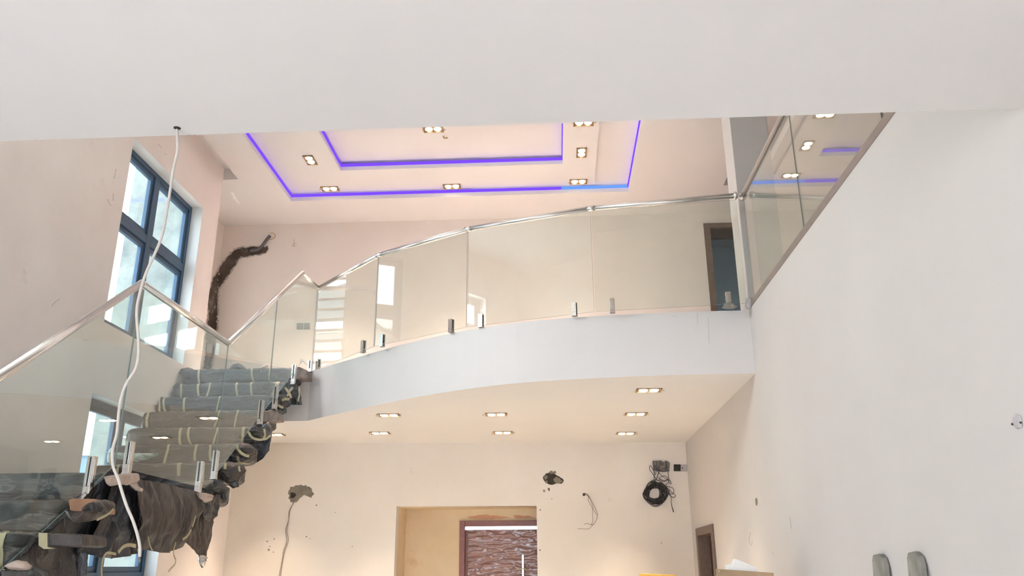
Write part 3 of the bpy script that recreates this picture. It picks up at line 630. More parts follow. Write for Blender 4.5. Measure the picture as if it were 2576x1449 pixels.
bag(TR_[4], 'film_flap', [(610, 1108), (640, 1100), (662, 1068), (676, 1060), (684, 1075), (684, 1100), (681, 1120), (676, 1136), (660, 1154), (645, 1164), (622, 1152), (606, 1146), (592, 1148), (600, 1130)], 7.42, 0.03, 'film_black', 0.03, 10, 7)
o = TR_[5]; bag(TR_[5], 'film_bundle', [(578, 1140), (588, 1120), (608, 1112), (630, 1118), (647, 1131), (644, 1144), (626, 1149), (598, 1148)], 7.02, 0.10, 'film_brown', 0.035, 11, 12)
strip(o, [(596, 1116), (600, 1132), (614, 1144), (626, 1148)], 6.90, 0.022)
bag(TR_[5], 'film_flap', [(556, 1166), (580, 1146), (584, 1152), (576, 1166), (566, 1172)], 7.05, 0.03, 'film_black', 0.01, 12)
o = TR_[6]; bag(TR_[6], 'film_bundle', [(545, 1185), (556, 1163), (580, 1161), (600, 1170), (613, 1170), (620, 1184), (608, 1196), (600, 1212), (572, 1216), (552, 1206)], 6.76, 0.10, 'film_brown', 0.045, 13, 11)
strip(o, [(566, 1162), (567, 1180)], 6.64, 0.022); strip(o, [(600, 1172), (604, 1186)], 6.66, 0.016)
bag(TR_[6], 'film_flap', [(574, 1218), (590, 1208), (600, 1214), (602, 1225), (586, 1229)], 6.70, 0.015, 'film_dust', 0.01, 14)
o = TR_[7]; bag(TR_[7], 'film_bundle', [(505, 1228), (520, 1208), (545, 1206), (566, 1218), (574, 1232), (568, 1247), (548, 1243), (540, 1250), (520, 1244)], 6.42, 0.09, 'film_dust', 0.05, 15, 11)
bag(TR_[7], 'film_flap', [(555, 1236), (568, 1240), (570, 1256), (564, 1263), (556, 1250)], 6.38, 0.012, 'film_black', 0.01, 16)
# drapes over the open side of the landing
XD = -2.54
def drape(name, top, bot, X, m, **kw):
    bb = B(); sheet(bb, [on_x(q, X) for q in top], [on_x(q, X) for q in bot], (1, 0, 0), m, **kw); return bb.build(name, land)
dr = drape('landing_drape', [(326, 1202), (380, 1211), (440, 1223), (502, 1238)], [(344, 1385), (370, 1380), (397, 1390), (428, 1391), (455, 1376), (478, 1340), (492, 1300)], XD, 'film_brown', amp=0.016, folds=16, seed=3, belly=0.05, lean=1.0, nu=110, nv=60)
drape('landing_drape', [(284, 1196), (300, 1190), (328, 1200), (345, 1206)], [(205, 1388), (250, 1402), (292, 1406), (352, 1392)], XD-0.06, 'film_black', amp=0.022, folds=9, seed=5, belly=0.02, nu=80, nv=50)
o = drape('landing_flap', [(470, 1300), (500, 1240), (530, 1262)], [(462, 1360), (499, 1398), (511, 1430), (521, 1398), (537, 1345), (533, 1312)], XD-0.02, 'film_brown', amp=0.010, folds=4, seed=7, nu=60, nv=30)
drape('landing_flap', [(505, 1236), (552, 1240)], [(520, 1310), (536, 1316), (550, 1290)], XD-0.10, 'film_black', amp=0.010, folds=4, seed=8, nu=40, nv=24)
def xbag(parent, name, outline, X, depth, m, rough=0.02, seed=0, freq=10):
    bb = B(); pillow(bb, [on_x(q, X) for q in outline], (1, 0, 0), depth, m, 44, 8, rough, seed, True, 0.004, freq); return bb.build(name, parent)
xbag(land, 'pale_wrap', [(261, 1199), (300, 1192), (345, 1190), (350, 1205), (340, 1216), (318, 1221), (296, 1217), (278, 1224), (268, 1216)], XD+0.02, 0.035, 'pale_wrap', 0.03, 21)
xbag(land, 'pale_wrap', [(325, 1217), (338, 1210), (345, 1224), (358, 1232), (355, 1239), (344, 1236)], XD+0.03, 0.02, 'pale_wrap', 0.02, 22)
xbag(land, 'pale_wrap', [(500, 1239), (514, 1239), (530, 1246), (529, 1260), (516, 1265), (502, 1260)], XD+0.03, 0.04, 'pale_wrap', 0.03, 23, 16)
xbag(land, 'film_strip', [(503, 1265), (528, 1262), (531, 1300), (526, 1315), (512, 1308)], XD+0.01, 0.015, 'film_dust', 0.02, 24)
xbag(land, 'foil_tip', [(500, 1397), (512, 1396), (520, 1400), (516, 1416), (511, 1429), (502, 1416)], XD+0.005, 0.012, 'chrome', 0.03, 25, 24)
def xstrip(parent, pts, X, w, m='masking_tape', name='tape'):
    bb = B(); P = spline([on_x(q, X) for q in pts], 6); L = []; Rr = []
    for i, p in enumerate(P):
        t = (P[min(i+1, len(P)-1)]-P[max(i-1, 0)]).normalized(); n = t.cross(Vector((1, 0, 0))).normalized()*w/2; L.append(p+n); Rr.append(p-n)
    n = len(P); V_ = L+Rr; bk = [v-Vector((0.0015, 0, 0)) for v in V_]
    bb.add(V_, [(i, i+1, n+i+1, n+i) for i in range(n-1)], m); bb.add(bk, [(n+i, n+i+1, i+1, i) for i in range(n-1)], m); return bb.build(name, parent)
XT = XD+0.085
xstrip(land, [(443, 1363), (437, 1385), (438, 1398), (442, 1408), (440, 1420), (432, 1428), (424, 1438)], XT, 0.012)
xstrip(land, [(373, 1350), (377, 1370), (384, 1386)], XT, 0.010)
xstrip(land, [(492, 1298), (488, 1315), (484, 1325)], XT, 0.014); xstrip(land, [(482, 1332), (472, 1348), (460, 1357)], XT, 0.016)
xstrip(land, [(298, 1390), (310, 1376), (325, 1371), (342, 1374)], XT, 0.020); xstrip(land, [(347, 1380), (350, 1400), (352, 1414)], XT, 0.018)
xstrip(land, [(292, 1394), (270, 1391), (260, 1405), (256, 1430), (257, 1460)], XT, 0.014)
# lower flight, open ends
o = LT[0]
xbag(o, 'film_bundle', [(236, 1262), (262, 1256), (284, 1262), (288, 1277), (262, 1300), (226, 1312), (190, 1316), (176, 1300), (170, 1284), (200, 1292), (240, 1292)], -2.42, 0.05, 'film_brown', 0.035, 31)
bb = B(); P = [on_y(q, 4.40) for q in ((172, 1260), (180, 1254), (238, 1255), (243, 1262), (242, 1289), (214, 1291), (176, 1284))]; bb.prism(P, (0, 0.20, 0), 'tread_wood'); bb.build('wood_end', o, 0.004)
xstrip(o, [(286, 1280), (270, 1295), (244, 1308)], -2.355, 0.012)
o = LT[1]
bb = B(); P = [on_y(q, 4.10) for q in ((97, 1341), (200, 1343), (206, 1352), (206, 1372), (190, 1376), (100, 1374))]; bb.prism(P, (0, 0.24, 0), 'film_brown'); bb.build('film_end', o, 0.006)
bb = B(); P = [on_y(q, 4.095) for q in ((97, 1340), (119, 1341), (119, 1376), (136, 1380), (110, 1381), (97, 1372))]; bb.prism(P, (0, 0.02, 0), 'masking_tape'); bb.build('tape', o)
o = LT[2]
bag(o, 'film_bundle', [(16, 1424), (40, 1410), (62, 1410), (78, 1424), (74, 1434), (30, 1434)], 3.84, 0.05, 'pale_wrap', 0.03, 34)
bag(o, 'film_bundle', [(78, 1438), (90, 1426), (112, 1440), (118, 1462), (84, 1462)], 3.82, 0.05, 'film_dust', 0.03, 35)
bb = B(); P = [on_y(q, 3.83) for q in ((2, 1436), (78, 1434), (82, 1470), (2, 1472))]; bb.prism(P, (0, 0.2, 0), 'film_brown'); bb.build('film_end', o, 0.005)
bb = B(); sheet(bb, [on_x(q, -2.628) for q in ((-60, 1500), (0, 1446), (100, 1360), (200, 1268), (262, 1204), (290, 1196))], [on_x(q, -2.628) for q in ((-60, 1700), (0, 1640), (100, 1600), (204, 1560), (208, 1392), (230, 1398))], (1, 0, 0), 'film_black', nu=90, nv=60, amp=0.022, folds=10, seed=9, belly=0.0); bb.build('stringer_drape', stair)
# sheer film sagging below one tread
bb = B(); sheet(bb, [on_y(q, 7.03) for q in ((262, 1136), (330, 1140), (400, 1140))], [on_y(q, 7.03) for q in ((300, 1155), (345, 1162), (380, 1152), (402, 1142))], (0, -1, 0), 'film_clear', nu=50, nv=16, amp=0.02, folds=16, seed=12, belly=0.03); bb.build('loose_film', TR_[5])

# ------------------------------------------------------------------ recessed twin downlights
def downlight(p, along_y, label, group, first=[None]):
    e = empty('downlight', p, label, 'downlight', group)
    def tr(x, y): return (y, x) if along_y else (x, y)
    L_, W_ = 0.112, 0.060
    b = B()
    def bx(x0, x1, y0, y1, z0, z1, m):
        if along_y: x0, x1, y0, y1 = y0, y1, x0, x1
        b.box(p[0]+x0, p[0]+x1, p[1]+y0, p[1]+y1, p[2]+z0, p[2]+z1, m)
    bx(-L_, L_, -W_, -W_+0.008, -0.008, 0, 'lamp_bronze'); bx(-L_, L_, W_-0.008, W_, -0.016, 0, 'lamp_bronze'); bx(-L_, -L_+0.008, -W_, W_, -0.014, 0, 'lamp_bronze'); bx(L_-0.008, L_, -W_, W_, -0.014, 0, 'lamp_bronze')
    b.build('lamp_frame', e)
    b = B(); bx(-L_+0.008, L_-0.008, -W_+0.008, W_-0.008, -0.004, -0.001, 'lamp_inside'); b.build('lamp_housing', e)
    for s in (-1, 1):
        cx_, cy_ = tr(s*0.048, 0.0); c = Vector((p[0]+cx_, p[1]+cy_, p[2]-0.005))
        b = B(); b.grid(lambda u, v: c+Vector((math.cos(u*2*math.pi)*0.041*math.cos(v*math.pi/2), math.sin(u*2*math.pi)*0.041*math.cos(v*math.pi/2), -0.016*math.sin(v*math.pi/2))), 18, 6, 'lamp_glow', True); b.build('bulb', e)
    r_ = random.Random(int(p[0]*97+p[1]*31))
    for s in (-1, 1):
        cx_, cy_ = tr(s*(L_+0.012), r_.uniform(-0.02, 0.03)); c = Vector((p[0]+cx_, p[1]+cy_, p[2]-0.004)); b = B()
        b.tube([c+Vector((r_.uniform(-.012, .012), r_.uniform(-.012, .012), -0.008*k)) for k in range(4)], [0.003, 0.005, 0.004, 0.002], 'clear_scrap', 5); b.build('film_scrap', e)
    l = bpy.data.lights.new('downlight_beam', 'AREA'); l.shape = 'RECTANGLE'; l.size, l.size_y = (0.06, 0.16) if along_y else (0.16, 0.06); l.energy = LAMP_POWER['low' if p[2] < 2 else 'high']; l.color = LAMP_COLOR['low' if p[2] < 2 else 'high']; l.spread = math.radians(68)
    lo = bpy.data.objects.new('downlight_beam', l); col.objects.link(lo); lo.parent = e; lo.location = (0, 0, -0.032)
    return e
G = 'twin downlights under the balcony'
for q, lab in (((690, 1092), 'twin downlight half hidden by the wrapped stair treads'), ((955, 1088), 'twin downlight in the back row, above left of the entrance recess'), ((1265, 1087), 'twin downlight in the back row, straight above the entrance door'),
               ((1575, 1089), 'twin downlight in the back row, nearest the coiled black cable'), ((978, 1043), 'leftmost twin downlight of the middle row under the balcony'), ((1248, 1041), 'centre twin downlight of the middle row under the balcony'),
               ((1600, 1040), 'rightmost twin downlight of the middle row under the balcony'), ((1632, 980), 'twin downlight closest to the curved balcony edge')):
    P = on_z(q, ZF); downlight((P.x, P.y, ZF), False, lab, G)
G = 'twin downlights in the tray ceiling'; ZP = ZC+TP
for q, ay, lab in (((780, 402), True, 'upper twin downlight turned endways on the left of the tray'), ((830, 474), False, 'upper twin downlight at the far left corner of the tray'), ((1137, 468), False, 'upper twin downlight at the middle of the far tray side'),
                   ((1455, 456), False, 'upper twin downlight at the far right corner of the tray'), ((1463, 383), True, 'upper twin downlight turned endways on the right of the tray'), ((1090, 324), False, 'upper twin downlight cut off by the near ceiling edge, middle'), ((1468, 308), False, 'upper twin downlight cut off by the near ceiling edge, right')):
    P = on_z(q, ZP); downlight((P.x, P.y, ZP), ay, lab, G)

# ------------------------------------------------------------------ cable hanging from the near ceiling
e = empty('pendant_cable', on_z((445, 324), ZF), 'long white electric cable dangling from a hole in the near ceiling', 'cable')
path = [(445, 324), (443, 345), (441, 375), (430, 420), (418, 505), (405, 590), (388, 645), (372, 690), (358, 745), (351, 790), (353, 850), (350, 895), (338, 928), (312, 962), (298, 995), (292, 1030), (289, 1090), (283, 1130), (288, 1172), (304, 1205), (314, 1235), (326, 1275), (338, 1310), (345, 1345), (347, 1375), (344, 1400)]
P0 = on_z((445, 324), ZF); YC = P0.y
pts = spline([on_y(q, YC) for q in path], 5); pts[0] = Vector((P0.x, P0.y, ZF+0.01))
pts = [p+Vector((0, 0.02*math.sin(i*0.11), 0)) for i, p in enumerate(pts)]
b = B(); b.tube(pts, 0.0047, 'cable_white', 12); b.build('cable_sheath', e)
b = B(); b.tube([pts[-1], pts[-1]+Vector((-0.003, 0, -0.006))], 0.0035, 'wire_brown', 8); b.build('wire_end', e)
b = B(); c0 = on_z((445, 322), ZF); pillow(b, [c0+Vector((0.013*math.cos(a)*(1+0.35*nz(math.cos(a)*3, math.sin(a)*3)), 0.013*math.sin(a), -0.0005)) for a in [k*math.pi/10 for k in range(20)]], (0, 0, -1), 0.001, 'hole_dark', 24, 3, 0, 1, False, 0.006); b.build('ceiling_hole', e)
b = B(); b.tube(spline([(P0.x, P0.y, ZF-0.004), (P0.x+0.02, P0.y+0.015, ZF-0.010), (P0.x+0.045, P0.y+0.035, ZF-0.012)], 4), 0.0009, 'cable_white', 6); b.build('tie_wire', e)

# ------------------------------------------------------------------ wall fittings, chases and patches
def wall_pt(q):                       # on the lower back wall
    Y = 10.4
    for _ in range(6): Y = back_y(on_y(q, Y).x)
    return on_y(q, Y-0.001)
NB = Vector((0.086, -1, 0)).normalized()
def wpatch(name, px, m, depth=0.004, label=None, cat=None, parent=None, edge=0.01, rough=0.004, seed=0, off=0.001, pt=wall_pt, nrm=NB, n=60):
    bb = B(); pillow(bb, [pt(q)+Vector(nrm)*off for q in px], nrm, depth, m, n, 5, rough, seed, False, edge, 20); o = bb.build(name, parent); return tag(o, label, cat)
# patch with two wires
o = wpatch('cement_patch', [(724, 1240), (732, 1226), (748, 1221), (770, 1220), (784, 1228), (790, 1241), (781, 1252), (770, 1243), (757, 1251), (750, 1260), (736, 1266), (726, 1254)], 'cement', 0.006, 'ragged grey cement patch with a dark cable outlet and two trailing wires', 'wall patch', None, 0.02, 0.01, 3)
wpatch('cable_outlet', [(731, 1240), (740, 1239), (744, 1246), (740, 1253), (732, 1252)], 'hole_dark', 0.003, parent=o, off=0.009, edge=0.008, seed=4, n=30)
for dx, sd in ((0, 1), (5, 2)):
    pp = [(738, 1266), (728, 1285), (727, 1310), (721, 1335), (722, 1360), (712, 1385), (709, 1410), (704, 1449), (702, 1480)]
    b = B(); b.tube(spline([wall_pt((x+dx*(i/8)+2.0*math.sin(i*1.3+sd), y))+NB*0.012 for i, (x, y) in enumerate(pp)], 6), 0.0028, 'wire_brown', 6); b.build('wire', o)
# dark broken hole
o = wpatch('broken_hole', [(1366, 1199), (1374, 1192), (1384, 1190), (1396, 1192), (1404, 1198), (1412, 1202), (1419, 1209), (1414, 1217), (1398, 1216), (1386, 1221), (1372, 1214), (1367, 1208)], 'hole_dark', 0.003, 'dark jagged hole knocked in the back wall above the entrance recess', 'wall hole', None, 0.012, 0.004, 8)
wpatch('mortar_lump', [(1392, 1205), (1400, 1199), (1412, 1206), (1417, 1211), (1408, 1216), (1396, 1214)], 'cement', 0.006, parent=o, off=0.006, seed=5, n=24); wpatch('mortar_lump', [(1367, 1200), (1375, 1194), (1378, 1202), (1372, 1208)], 'cement', 0.006, parent=o, off=0.006, seed=6, n=20)
wpatch('mortar_lump', [(1370, 1211), (1376, 1209), (1378, 1215), (1372, 1216)], 'cement', 0.008, parent=o, off=0.006, seed=7, n=16); wpatch('chipped_rim', [(1378, 1190), (1386, 1184), (1392, 1187), (1398, 1184), (1399, 1190), (1390, 1192)], 'cement', 0.004, parent=o, off=0.004, seed=9, n=20)
for q in ((1368, 1234), (1380, 1230)): wpatch('plaster_chip', [(q[0]-2, q[1]-3), (q[0]+3, q[1]-2), (q[0]+2, q[1]+5), (q[0]-2, q[1]+3)], 'cement', 0.002, parent=o, seed=11, n=14)
# loose thin wires
e = empty('loose_wires', wall_pt((1470, 1243)), 'loose loop of thin brown wires drooping from the back wall', 'wires')
for pp in ([(1468, 1243), (1476, 1243), (1484, 1255), (1492, 1270), (1502, 1290), (1500, 1308), (1490, 1320), (1474, 1317), (1470, 1320)], [(1470, 1243), (1480, 1250), (1479, 1260), (1490, 1280), (1502, 1298), (1498, 1312), (1488, 1324), (1478, 1331), (1452, 1330)], [(1469, 1243), (1478, 1246), (1486, 1262), (1490, 1276), (1490, 1295), (1491, 1310), (1486, 1322)]):
    b = B(); b.tube(spline([wall_pt(q)+NB*(0.01+0.03*math.sin(i*0.7)**2) for i, q in enumerate(pp)], 6), 0.0024, 'wire_brown', 6); b.build('wire', e)
wpatch('wall_outlet', [(1465, 1241), (1472, 1239), (1474, 1245), (1467, 1247)], 'hole_dark', 0.003, parent=e, n=14)
# junction box with coil
e = empty('junction_box', wall_pt((1661, 1188)), 'dented grey metal junction box set in the wall above the coiled cable', 'junction box')
c = wall_pt((1661, 1173)); s = c.y/F
XA = Vector((1, 0.086, 0)).normalized()
def loc(px, py, d=0.0): return wall_pt((px, py))+NB*d
b = B(); b.prism([loc(*q) for q in ((1641, 1160), (1664, 1159), (1666, 1163), (1675, 1159), (1684, 1164), (1683, 1186), (1668, 1188), (1643, 1184))], NB*0.02, 'conduit_grey'); b.build('box_body', e, 0.002)
for a in ((1645, 1162, 1650, 1170), (1653, 1161, 1656, 1172), (1668, 1161, 1672, 1174), (1677, 1164, 1681, 1183), (1659, 1172, 1671, 1184)):
    b = B(); b.prism([loc(a[0], a[1], 0.02), loc(a[2], a[1], 0.02), loc(a[2], a[3], 0.02), loc(a[0], a[3], 0.02)], NB*0.012, 'cement'); b.build('box_tab', e)
e = empty('cable_coil', wall_pt((1650, 1268)), 'thick coil of black cable hanging on the back wall', 'cable coil')
rc = random.Random(7)
for k in range(24):
    cx_, cz_ = 1648+rc.uniform(-5, 5), 1241+rc.uniform(-4, 5); rx, rz = rc.uniform(15, 30), rc.uniform(16, 30); ph = rc.uniform(0, 6); wob = rc.uniform(0.02, 0.12)
    P = [loc(cx_+rx*math.cos(a)*(1+wob*math.sin(2*a+ph)), cz_+rz*math.sin(a)*(1+wob*math.cos(3*a+ph)), 0.015+0.004*(k % 7)+0.01*math.sin(a*2+ph)) for a in [i*2*math.pi/36 for i in range(36)]]
    b = B(); b.tube(P, 0.0046, 'cable_black', 6, True); b.build('cable_turn', e)
for pp in ([(1650, 1185), (1646, 1195), (1640, 1180), (1634, 1172), (1634, 1182), (1645, 1198), (1650, 1209)], [(1648, 1176), (1654, 1185), (1652, 1200), (1646, 1210), (1645, 1200), (1646, 1186)], [(1675, 1170), (1677, 1178), (1664, 1181), (1656, 1190), (1650, 1208)], [(1678, 1182), (1680, 1200), (1681, 1212), (1672, 1222)],
           [(1656, 1190), (1672, 1205), (1682, 1208), (1687, 1216), (1684, 1217), (1678, 1204)], [(1655, 1204), (1668, 1198), (1678, 1204), (1670, 1210), (1658, 1204)], [(1656, 1206), (1668, 1212), (1680, 1208)], [(1674, 1224), (1690, 1228), (1693, 1240), (1686, 1243), (1676, 1232)], [(1672, 1222), (1684, 1236), (1697, 1246), (1694, 1252), (1684, 1246), (1676, 1236)],
           [(1676, 1232), (1686, 1250), (1687, 1268), (1692, 1286), (1694, 1287), (1689, 1272), (1687, 1262)]):
    b = B(); b.tube(spline([loc(q[0], q[1], 0.03+0.015*math.sin(i*1.1)) for i, q in enumerate(pp)], 6), 0.0036, 'cable_black', 6); b.build('cable_loop', e)
def plate(name, x0, x1, y0, y1, m, label, cat, pt, nrm, group=None):
    bb = B(); bb.prism([pt((x0, y0)), pt((x1, y0)), pt((x1, y1)), pt((x0, y1))], Vector(nrm)*0.012, m); return tag(bb.build(name, None, 0.003), label, cat, group)
o = plate('wall_switch', 1694.5, 1711.5, 1168.5, 1185.5, 'switch_black', 'square black wall switch right of the junction box', 'switch', wall_pt, NB)
o = plate('wall_socket', 1712, 1728, 1169, 1186, 'switch_grey', 'square pale grey aerial socket beside the black switch', 'socket', wall_pt, NB)
bb = B(); cc = loc(1716, 1178, 0.012); bb.tube([cc, cc+NB*0.004], 0.007, 'switch_black', 10); bb.build('socket_hole', o)
# upstairs: twin socket plates, chase with conduit
def up(q):
    P_ = on_y(q, YBU-0.001)
    return P_ if P_.x > -4.528 else on_x(q, -4.528)
NU = Vector((0, -1, 0))
plate('wall_socket', 747, 763, 813, 829, 'socket_grey', 'left one of two grey sockets upstairs behind the stair glass', 'socket', up, NU)
plate('wall_socket', 764.5, 780, 813, 829, 'socket_grey', 'right one of two grey sockets upstairs behind the stair glass', 'socket', up, NU)
ch = [(674, 621, 4), (668, 627, 11), (655, 630, 18), (640, 631, 20), (616, 635, 20), (598, 637, 22), (583, 654, 24), (566, 679, 24), (553, 698, 24), (543, 720, 20), (537, 742, 20), (535, 759, 25), (536, 781, 20), (535, 803, 18), (534, 822, 20), (530, 850, 20), (527, 880, 20), (524, 905, 18), (520, 930, 18)]
rc = random.Random(3); Lf, Rf = [], []
for i, (x, y, w) in enumerate(ch):
    a, c = ch[max(i-1, 0)], ch[min(i+1, len(ch)-1)]; tx, ty = c[0]-a[0], c[1]-a[1]; L_ = math.hypot(tx, ty); nx, ny = -ty/L_, tx/L_
    Lf.append((x+nx*w*0.5*rc.uniform(.85, 1.2), y+ny*w*0.5*rc.uniform(.85, 1.2))); Rf.append((x-nx*w*0.5*rc.uniform(.85, 1.2), y-ny*w*0.5*rc.uniform(.85, 1.2)))
def ribbon(k, sc, seed, name, m, lift, jw):
    bb = B(); Lp = spline([(c_[0], c_[1], 0) for c_ in Lf], 8); Rp = spline([(c_[0], c_[1], 0) for c_ in Rf], 8); n = len(Lp); rows = []
    for l, r_ in zip(Lp, Rp):
        c_ = (l+r_)/2; row = []
        for t in (0, .25, .5, .75, 1):
            q = (c_+(l-c_)*sc).lerp(c_+(r_-c_)*sc, t)
            q = q+Vector((jw*nz(q.x*.16, q.y*.16, 0, seed)+jw*.6*nz(q.x*.5, q.y*.5, 3, seed), jw*nz(q.x*.16, q.y*.16, 7, seed)+jw*.6*nz(q.x*.5, q.y*.5, 5, seed), 0))
            P_ = up((q.x, q.y)); row.append(P_*(1-lift-0.0009*max(0, nz(q.x*.4, q.y*.4, t)+0.3)*(k if 0 < t < 1 else 0)))
        rows.append(row)
    bb.add([p for r0 in rows for p in r0], [(i*5+j, i*5+j+1, (i+1)*5+j+1, (i+1)*5+j) for i in range(n-1) for j in range(4)], m, True); return bb.build(name, e)
e = empty('cable_chase', up((533, 930)), 'dark ragged cable chase cut down the upstairs wall', 'wall chase')
ribbon(1, 1.0, 1, 'filled_channel', 'dark_cement', 0.0014, 3.0)
ribbon(0, 1.35, 6, 'plaster_smear', 'smear_grey', 0.0002, 4.0)
b = B(); b.tube(spline([up(q)+NU*0.03 for q in ((632, 633), (650, 630), (660, 622), (672, 606), (681, 595))], 6), 0.022, 'conduit_grey', 10); b.build('conduit', e)
b = B(); b.tube(spline([up(q)+NU*0.05 for q in ((678, 606), (690, 604), (696, 596), (690, 590), (683, 590))], 6), 0.005, 'wire_yellow', 8); b.build('wire', e)
b = B(); b.prism([up(q) for q in ((519, 866), (532, 866), (530, 890), (517, 890))], Vector((0.02, -0.012, 0)), 'conduit_grey'); b.build('outlet_box', e, 0.002)
# pale scuffs
bb = B(); pillow(bb, [on_z(q, ZC)+Vector((0, 0, -0.001)) for q in ((580, 484), (588, 484), (596, 500), (604, 512), (600, 513), (590, 502))], (0, 0, -1), 0.002, 'foam_white', 30, 3, 0, 3, False, 0.02); tag(bb.build('plaster_scuff'), 'pale filler smear on the upper ceiling by the left wall', 'wall patch')
e = empty('pencil_mark', up((740, 620)), 'small reddish scrawl on the upstairs wall near the chase', 'mark')
for pp in ([(739, 602), (740, 608), (740, 613)], [(735, 614), (741, 613), (746, 614)], [(734, 620), (738, 616), (742, 619), (738, 621)]):
    b = B(); b.tube(spline([up(q)+NU*0.002 for q in pp], 4), 0.0025, 'mark_red', 5); b.build('stroke', e)
# right wall fittings
def rw(q): return on_x(q, XR-0.001)
NR = Vector((-1, 0, 0))
o = wpatch('filler_patch', [(2548, 1050), (2556, 1042), (2568, 1045), (2572, 1058), (2570, 1078), (2560, 1080), (2551, 1070)], 'switch_grey', 0.004, 'small grey filler patch with two plugs at the right edge', 'wall patch', None, 0.006, 0.004, 12, 0.001, rw, NR)
for q in ((2549, 1067), (2570, 1063)):
    c = rw(q); b = B(); b.tube([c, c+NR*0.006], 0.004, 'cable_black', 8); b.build('wall_plug', o)
wpatch('filler_patch', [(1900, 1255), (1904, 1252), (1906, 1264), (1904, 1272), (1901, 1270)], 'cement', 0.003, 'tiny grey chip in the right wall above the crate', 'wall patch', None, 0.004, 0.002, 13, 0.001, rw, NR, 20)

# ------------------------------------------------------------------ things leaning along the right
def leaning_board(pts_top, label, dx):
    """weathered batten standing against the right wall; rounded top"""
    P = [on_x(q, XR-0.05) for q in pts_top]; y0 = min(p.y for p in P); y1 = max(p.y for p in P); zt = max(p.z for p in P)
    bb = B(); outl = [(y1, FL), (y1, zt-0.03), (y1-(y1-y0)*0.12, zt-0.005), (y0+(y1-y0)*0.4, zt), (y0+(y1-y0)*0.12, zt-0.02), (y0, zt-0.06), (y0-dx, FL)]
    vs_ = [Vector((XR-0.004-0.10*max(0, (zt-z)/(zt-FL)), y, z)) for y, z in outl]
    bb.prism(vs_, (-0.028, 0, 0), 'board_grey'); o = bb.build('wooden_batten', None, 0.004); return tag(o, label, 'board', 'grey battens leaning on the right wall')
leaning_board([(2183, 1394), (2212, 1398)], 'grey cement stained batten leaning on the right wall, the left one', 0.02)
leaning_board([(2269, 1388), (2302, 1392)], 'grey cement stained batten leaning on the right wall, the right one', 0.03)
e = empty('packing_crate', (1.28, 5.9, FL), 'plywood packing crate standing against the right wall', 'crate')
A = [on_y(q, 6.0) for q in ((1805, 1433), (1936, 1443))]
bb = B(); bb.prism([(A[0].x, 6.0, FL), (A[1].x, 5.9, FL), (A[1].x, 5.9, A[1].z), (A[0].x, 6.0, A[0].z)], (0.05, 0.30, 0), 'crate_ply'); bb.build('crate_body', e, 0.004)
bb = B(); bb.prism([(A[0].x-0.01, 5.985, A[0].z-0.06), (A[1].x+0.0, 5.885, A[1].z-0.06), (A[1].x, 5.885, A[1].z+0.005), (A[0].x-0.01, 5.985, A[0].z+0.005)], (0, 0.02, 0), 'crate_ply'); bb.build('batten', e, 0.003)
for q in ((1809, 1437), (1859, 1446)):
    c = on_y(q, 5.975); bb = B(); bb.tube([c, c-Vector((0, 0.008, 0))], 0.006, 'chrome', 8); bb.build('screw', e)
bb = B(); bb.prism([on_y(q, 5.99) for q in ((1828, 1433.5), (1829, 1421), (1845, 1418), (1849, 1405), (1900, 1426), (1909, 1436), (1910, 1439.5))], (0.01, 0.12, 0.0), 'foam_white'); tag(bb.build('foam_offcut', None, 0.003), 'white stepped foam offcut lying on top of the crate', 'foam block')
A = [on_y(q, 9.9) for q in ((1609, 1443), (1699, 1446))]
bb = B(); bb.prism([(A[0].x, 9.9, FL), (A[1].x, 9.9, FL), (A[1].x, 9.9, A[1].z), (A[0].x, 9.9, A[0].z)], (0, 0.05, 0), 'yellow_ply')
tag(bb.build('yellow_panel', None, 0.004), 'yellow board standing by the back wall near the brown doorway', 'board')

# ------------------------------------------------------------------ outside the windows
b = B(); b.box(-60, -4.4, -40, 60, FL-0.4, FL-0.2, 'yard'); tag(b.build('ground_outside'), 'pale yard beyond the left windows', kind=S)
e = empty('neighbour_house', (-14.5, 8.0, FL), 'neighbouring house with grey tiled hip roof mirrored in the balcony glass', 'house')
b = B(); b.box(-20, -13.2, 4.7, 15, FL, 5.6, 'exterior_white'); b.build('wall', e)
b = B(); b.add([(-20.8, 4.1, 5.6), (-12.5, 4.1, 5.6), (-12.5, 15.6, 5.6), (-20.8, 15.6, 5.6), (-16.6, 7.6, 8.6), (-16.6, 12, 8.6)], [(0, 1, 4), (1, 2, 5, 4), (2, 3, 5), (3, 0, 4, 5), (0, 3, 2, 1)], 'roof_tile'); b.build('roof', e)
b = B(); b.box(-12.52, -12.38, 4.0, 15.6, 5.42, 5.66, 'exterior_white'); b.box(-20.8, -12.52, 4.0, 4.14, 5.42, 5.66, 'exterior_white'); b.build('fascia_board', e)
b = B(); b.add([(-12.6, 0.0, 3.4), (-9.0, 0.0, 2.2), (-9.0, 6.5, 2.2), (-12.6, 6.5, 3.4)], [(0, 1, 2, 3)], 'roof_tile'); b.add([(-12.6, 0.0, 3.3), (-9.0, 0.0, 2.1), (-9.0, 6.5, 2.1), (-12.6, 6.5, 3.3)], [(3, 2, 1, 0)], 'roof_tile'); b.box(-12.6, -9.4, 0.3, 6.2, FL, 2.1, 'exterior_white'); b.build('porch_roof', e)
e = empty('garden_wall', (-7.5, 12.5, FL), 'blue grey boundary wall seen through the lower window', 'wall')
b = B(); b.box(-10.5, -5.3, 14.0, 14.3, FL, 1.9, 'exterior_blue'); b.build('wall_body', e)
b = B(); b.box(-10.5, -5.3, 13.95, 14.35, 1.9, 2.0, 'exterior_white'); b.build('coping', e)
e = empty('yard_planter', (-5.3, 9.5, FL), 'dark bowl planter with pale strap leaves outside the lower window', 'planter')
c = on_y((280, 1441), 9.6)
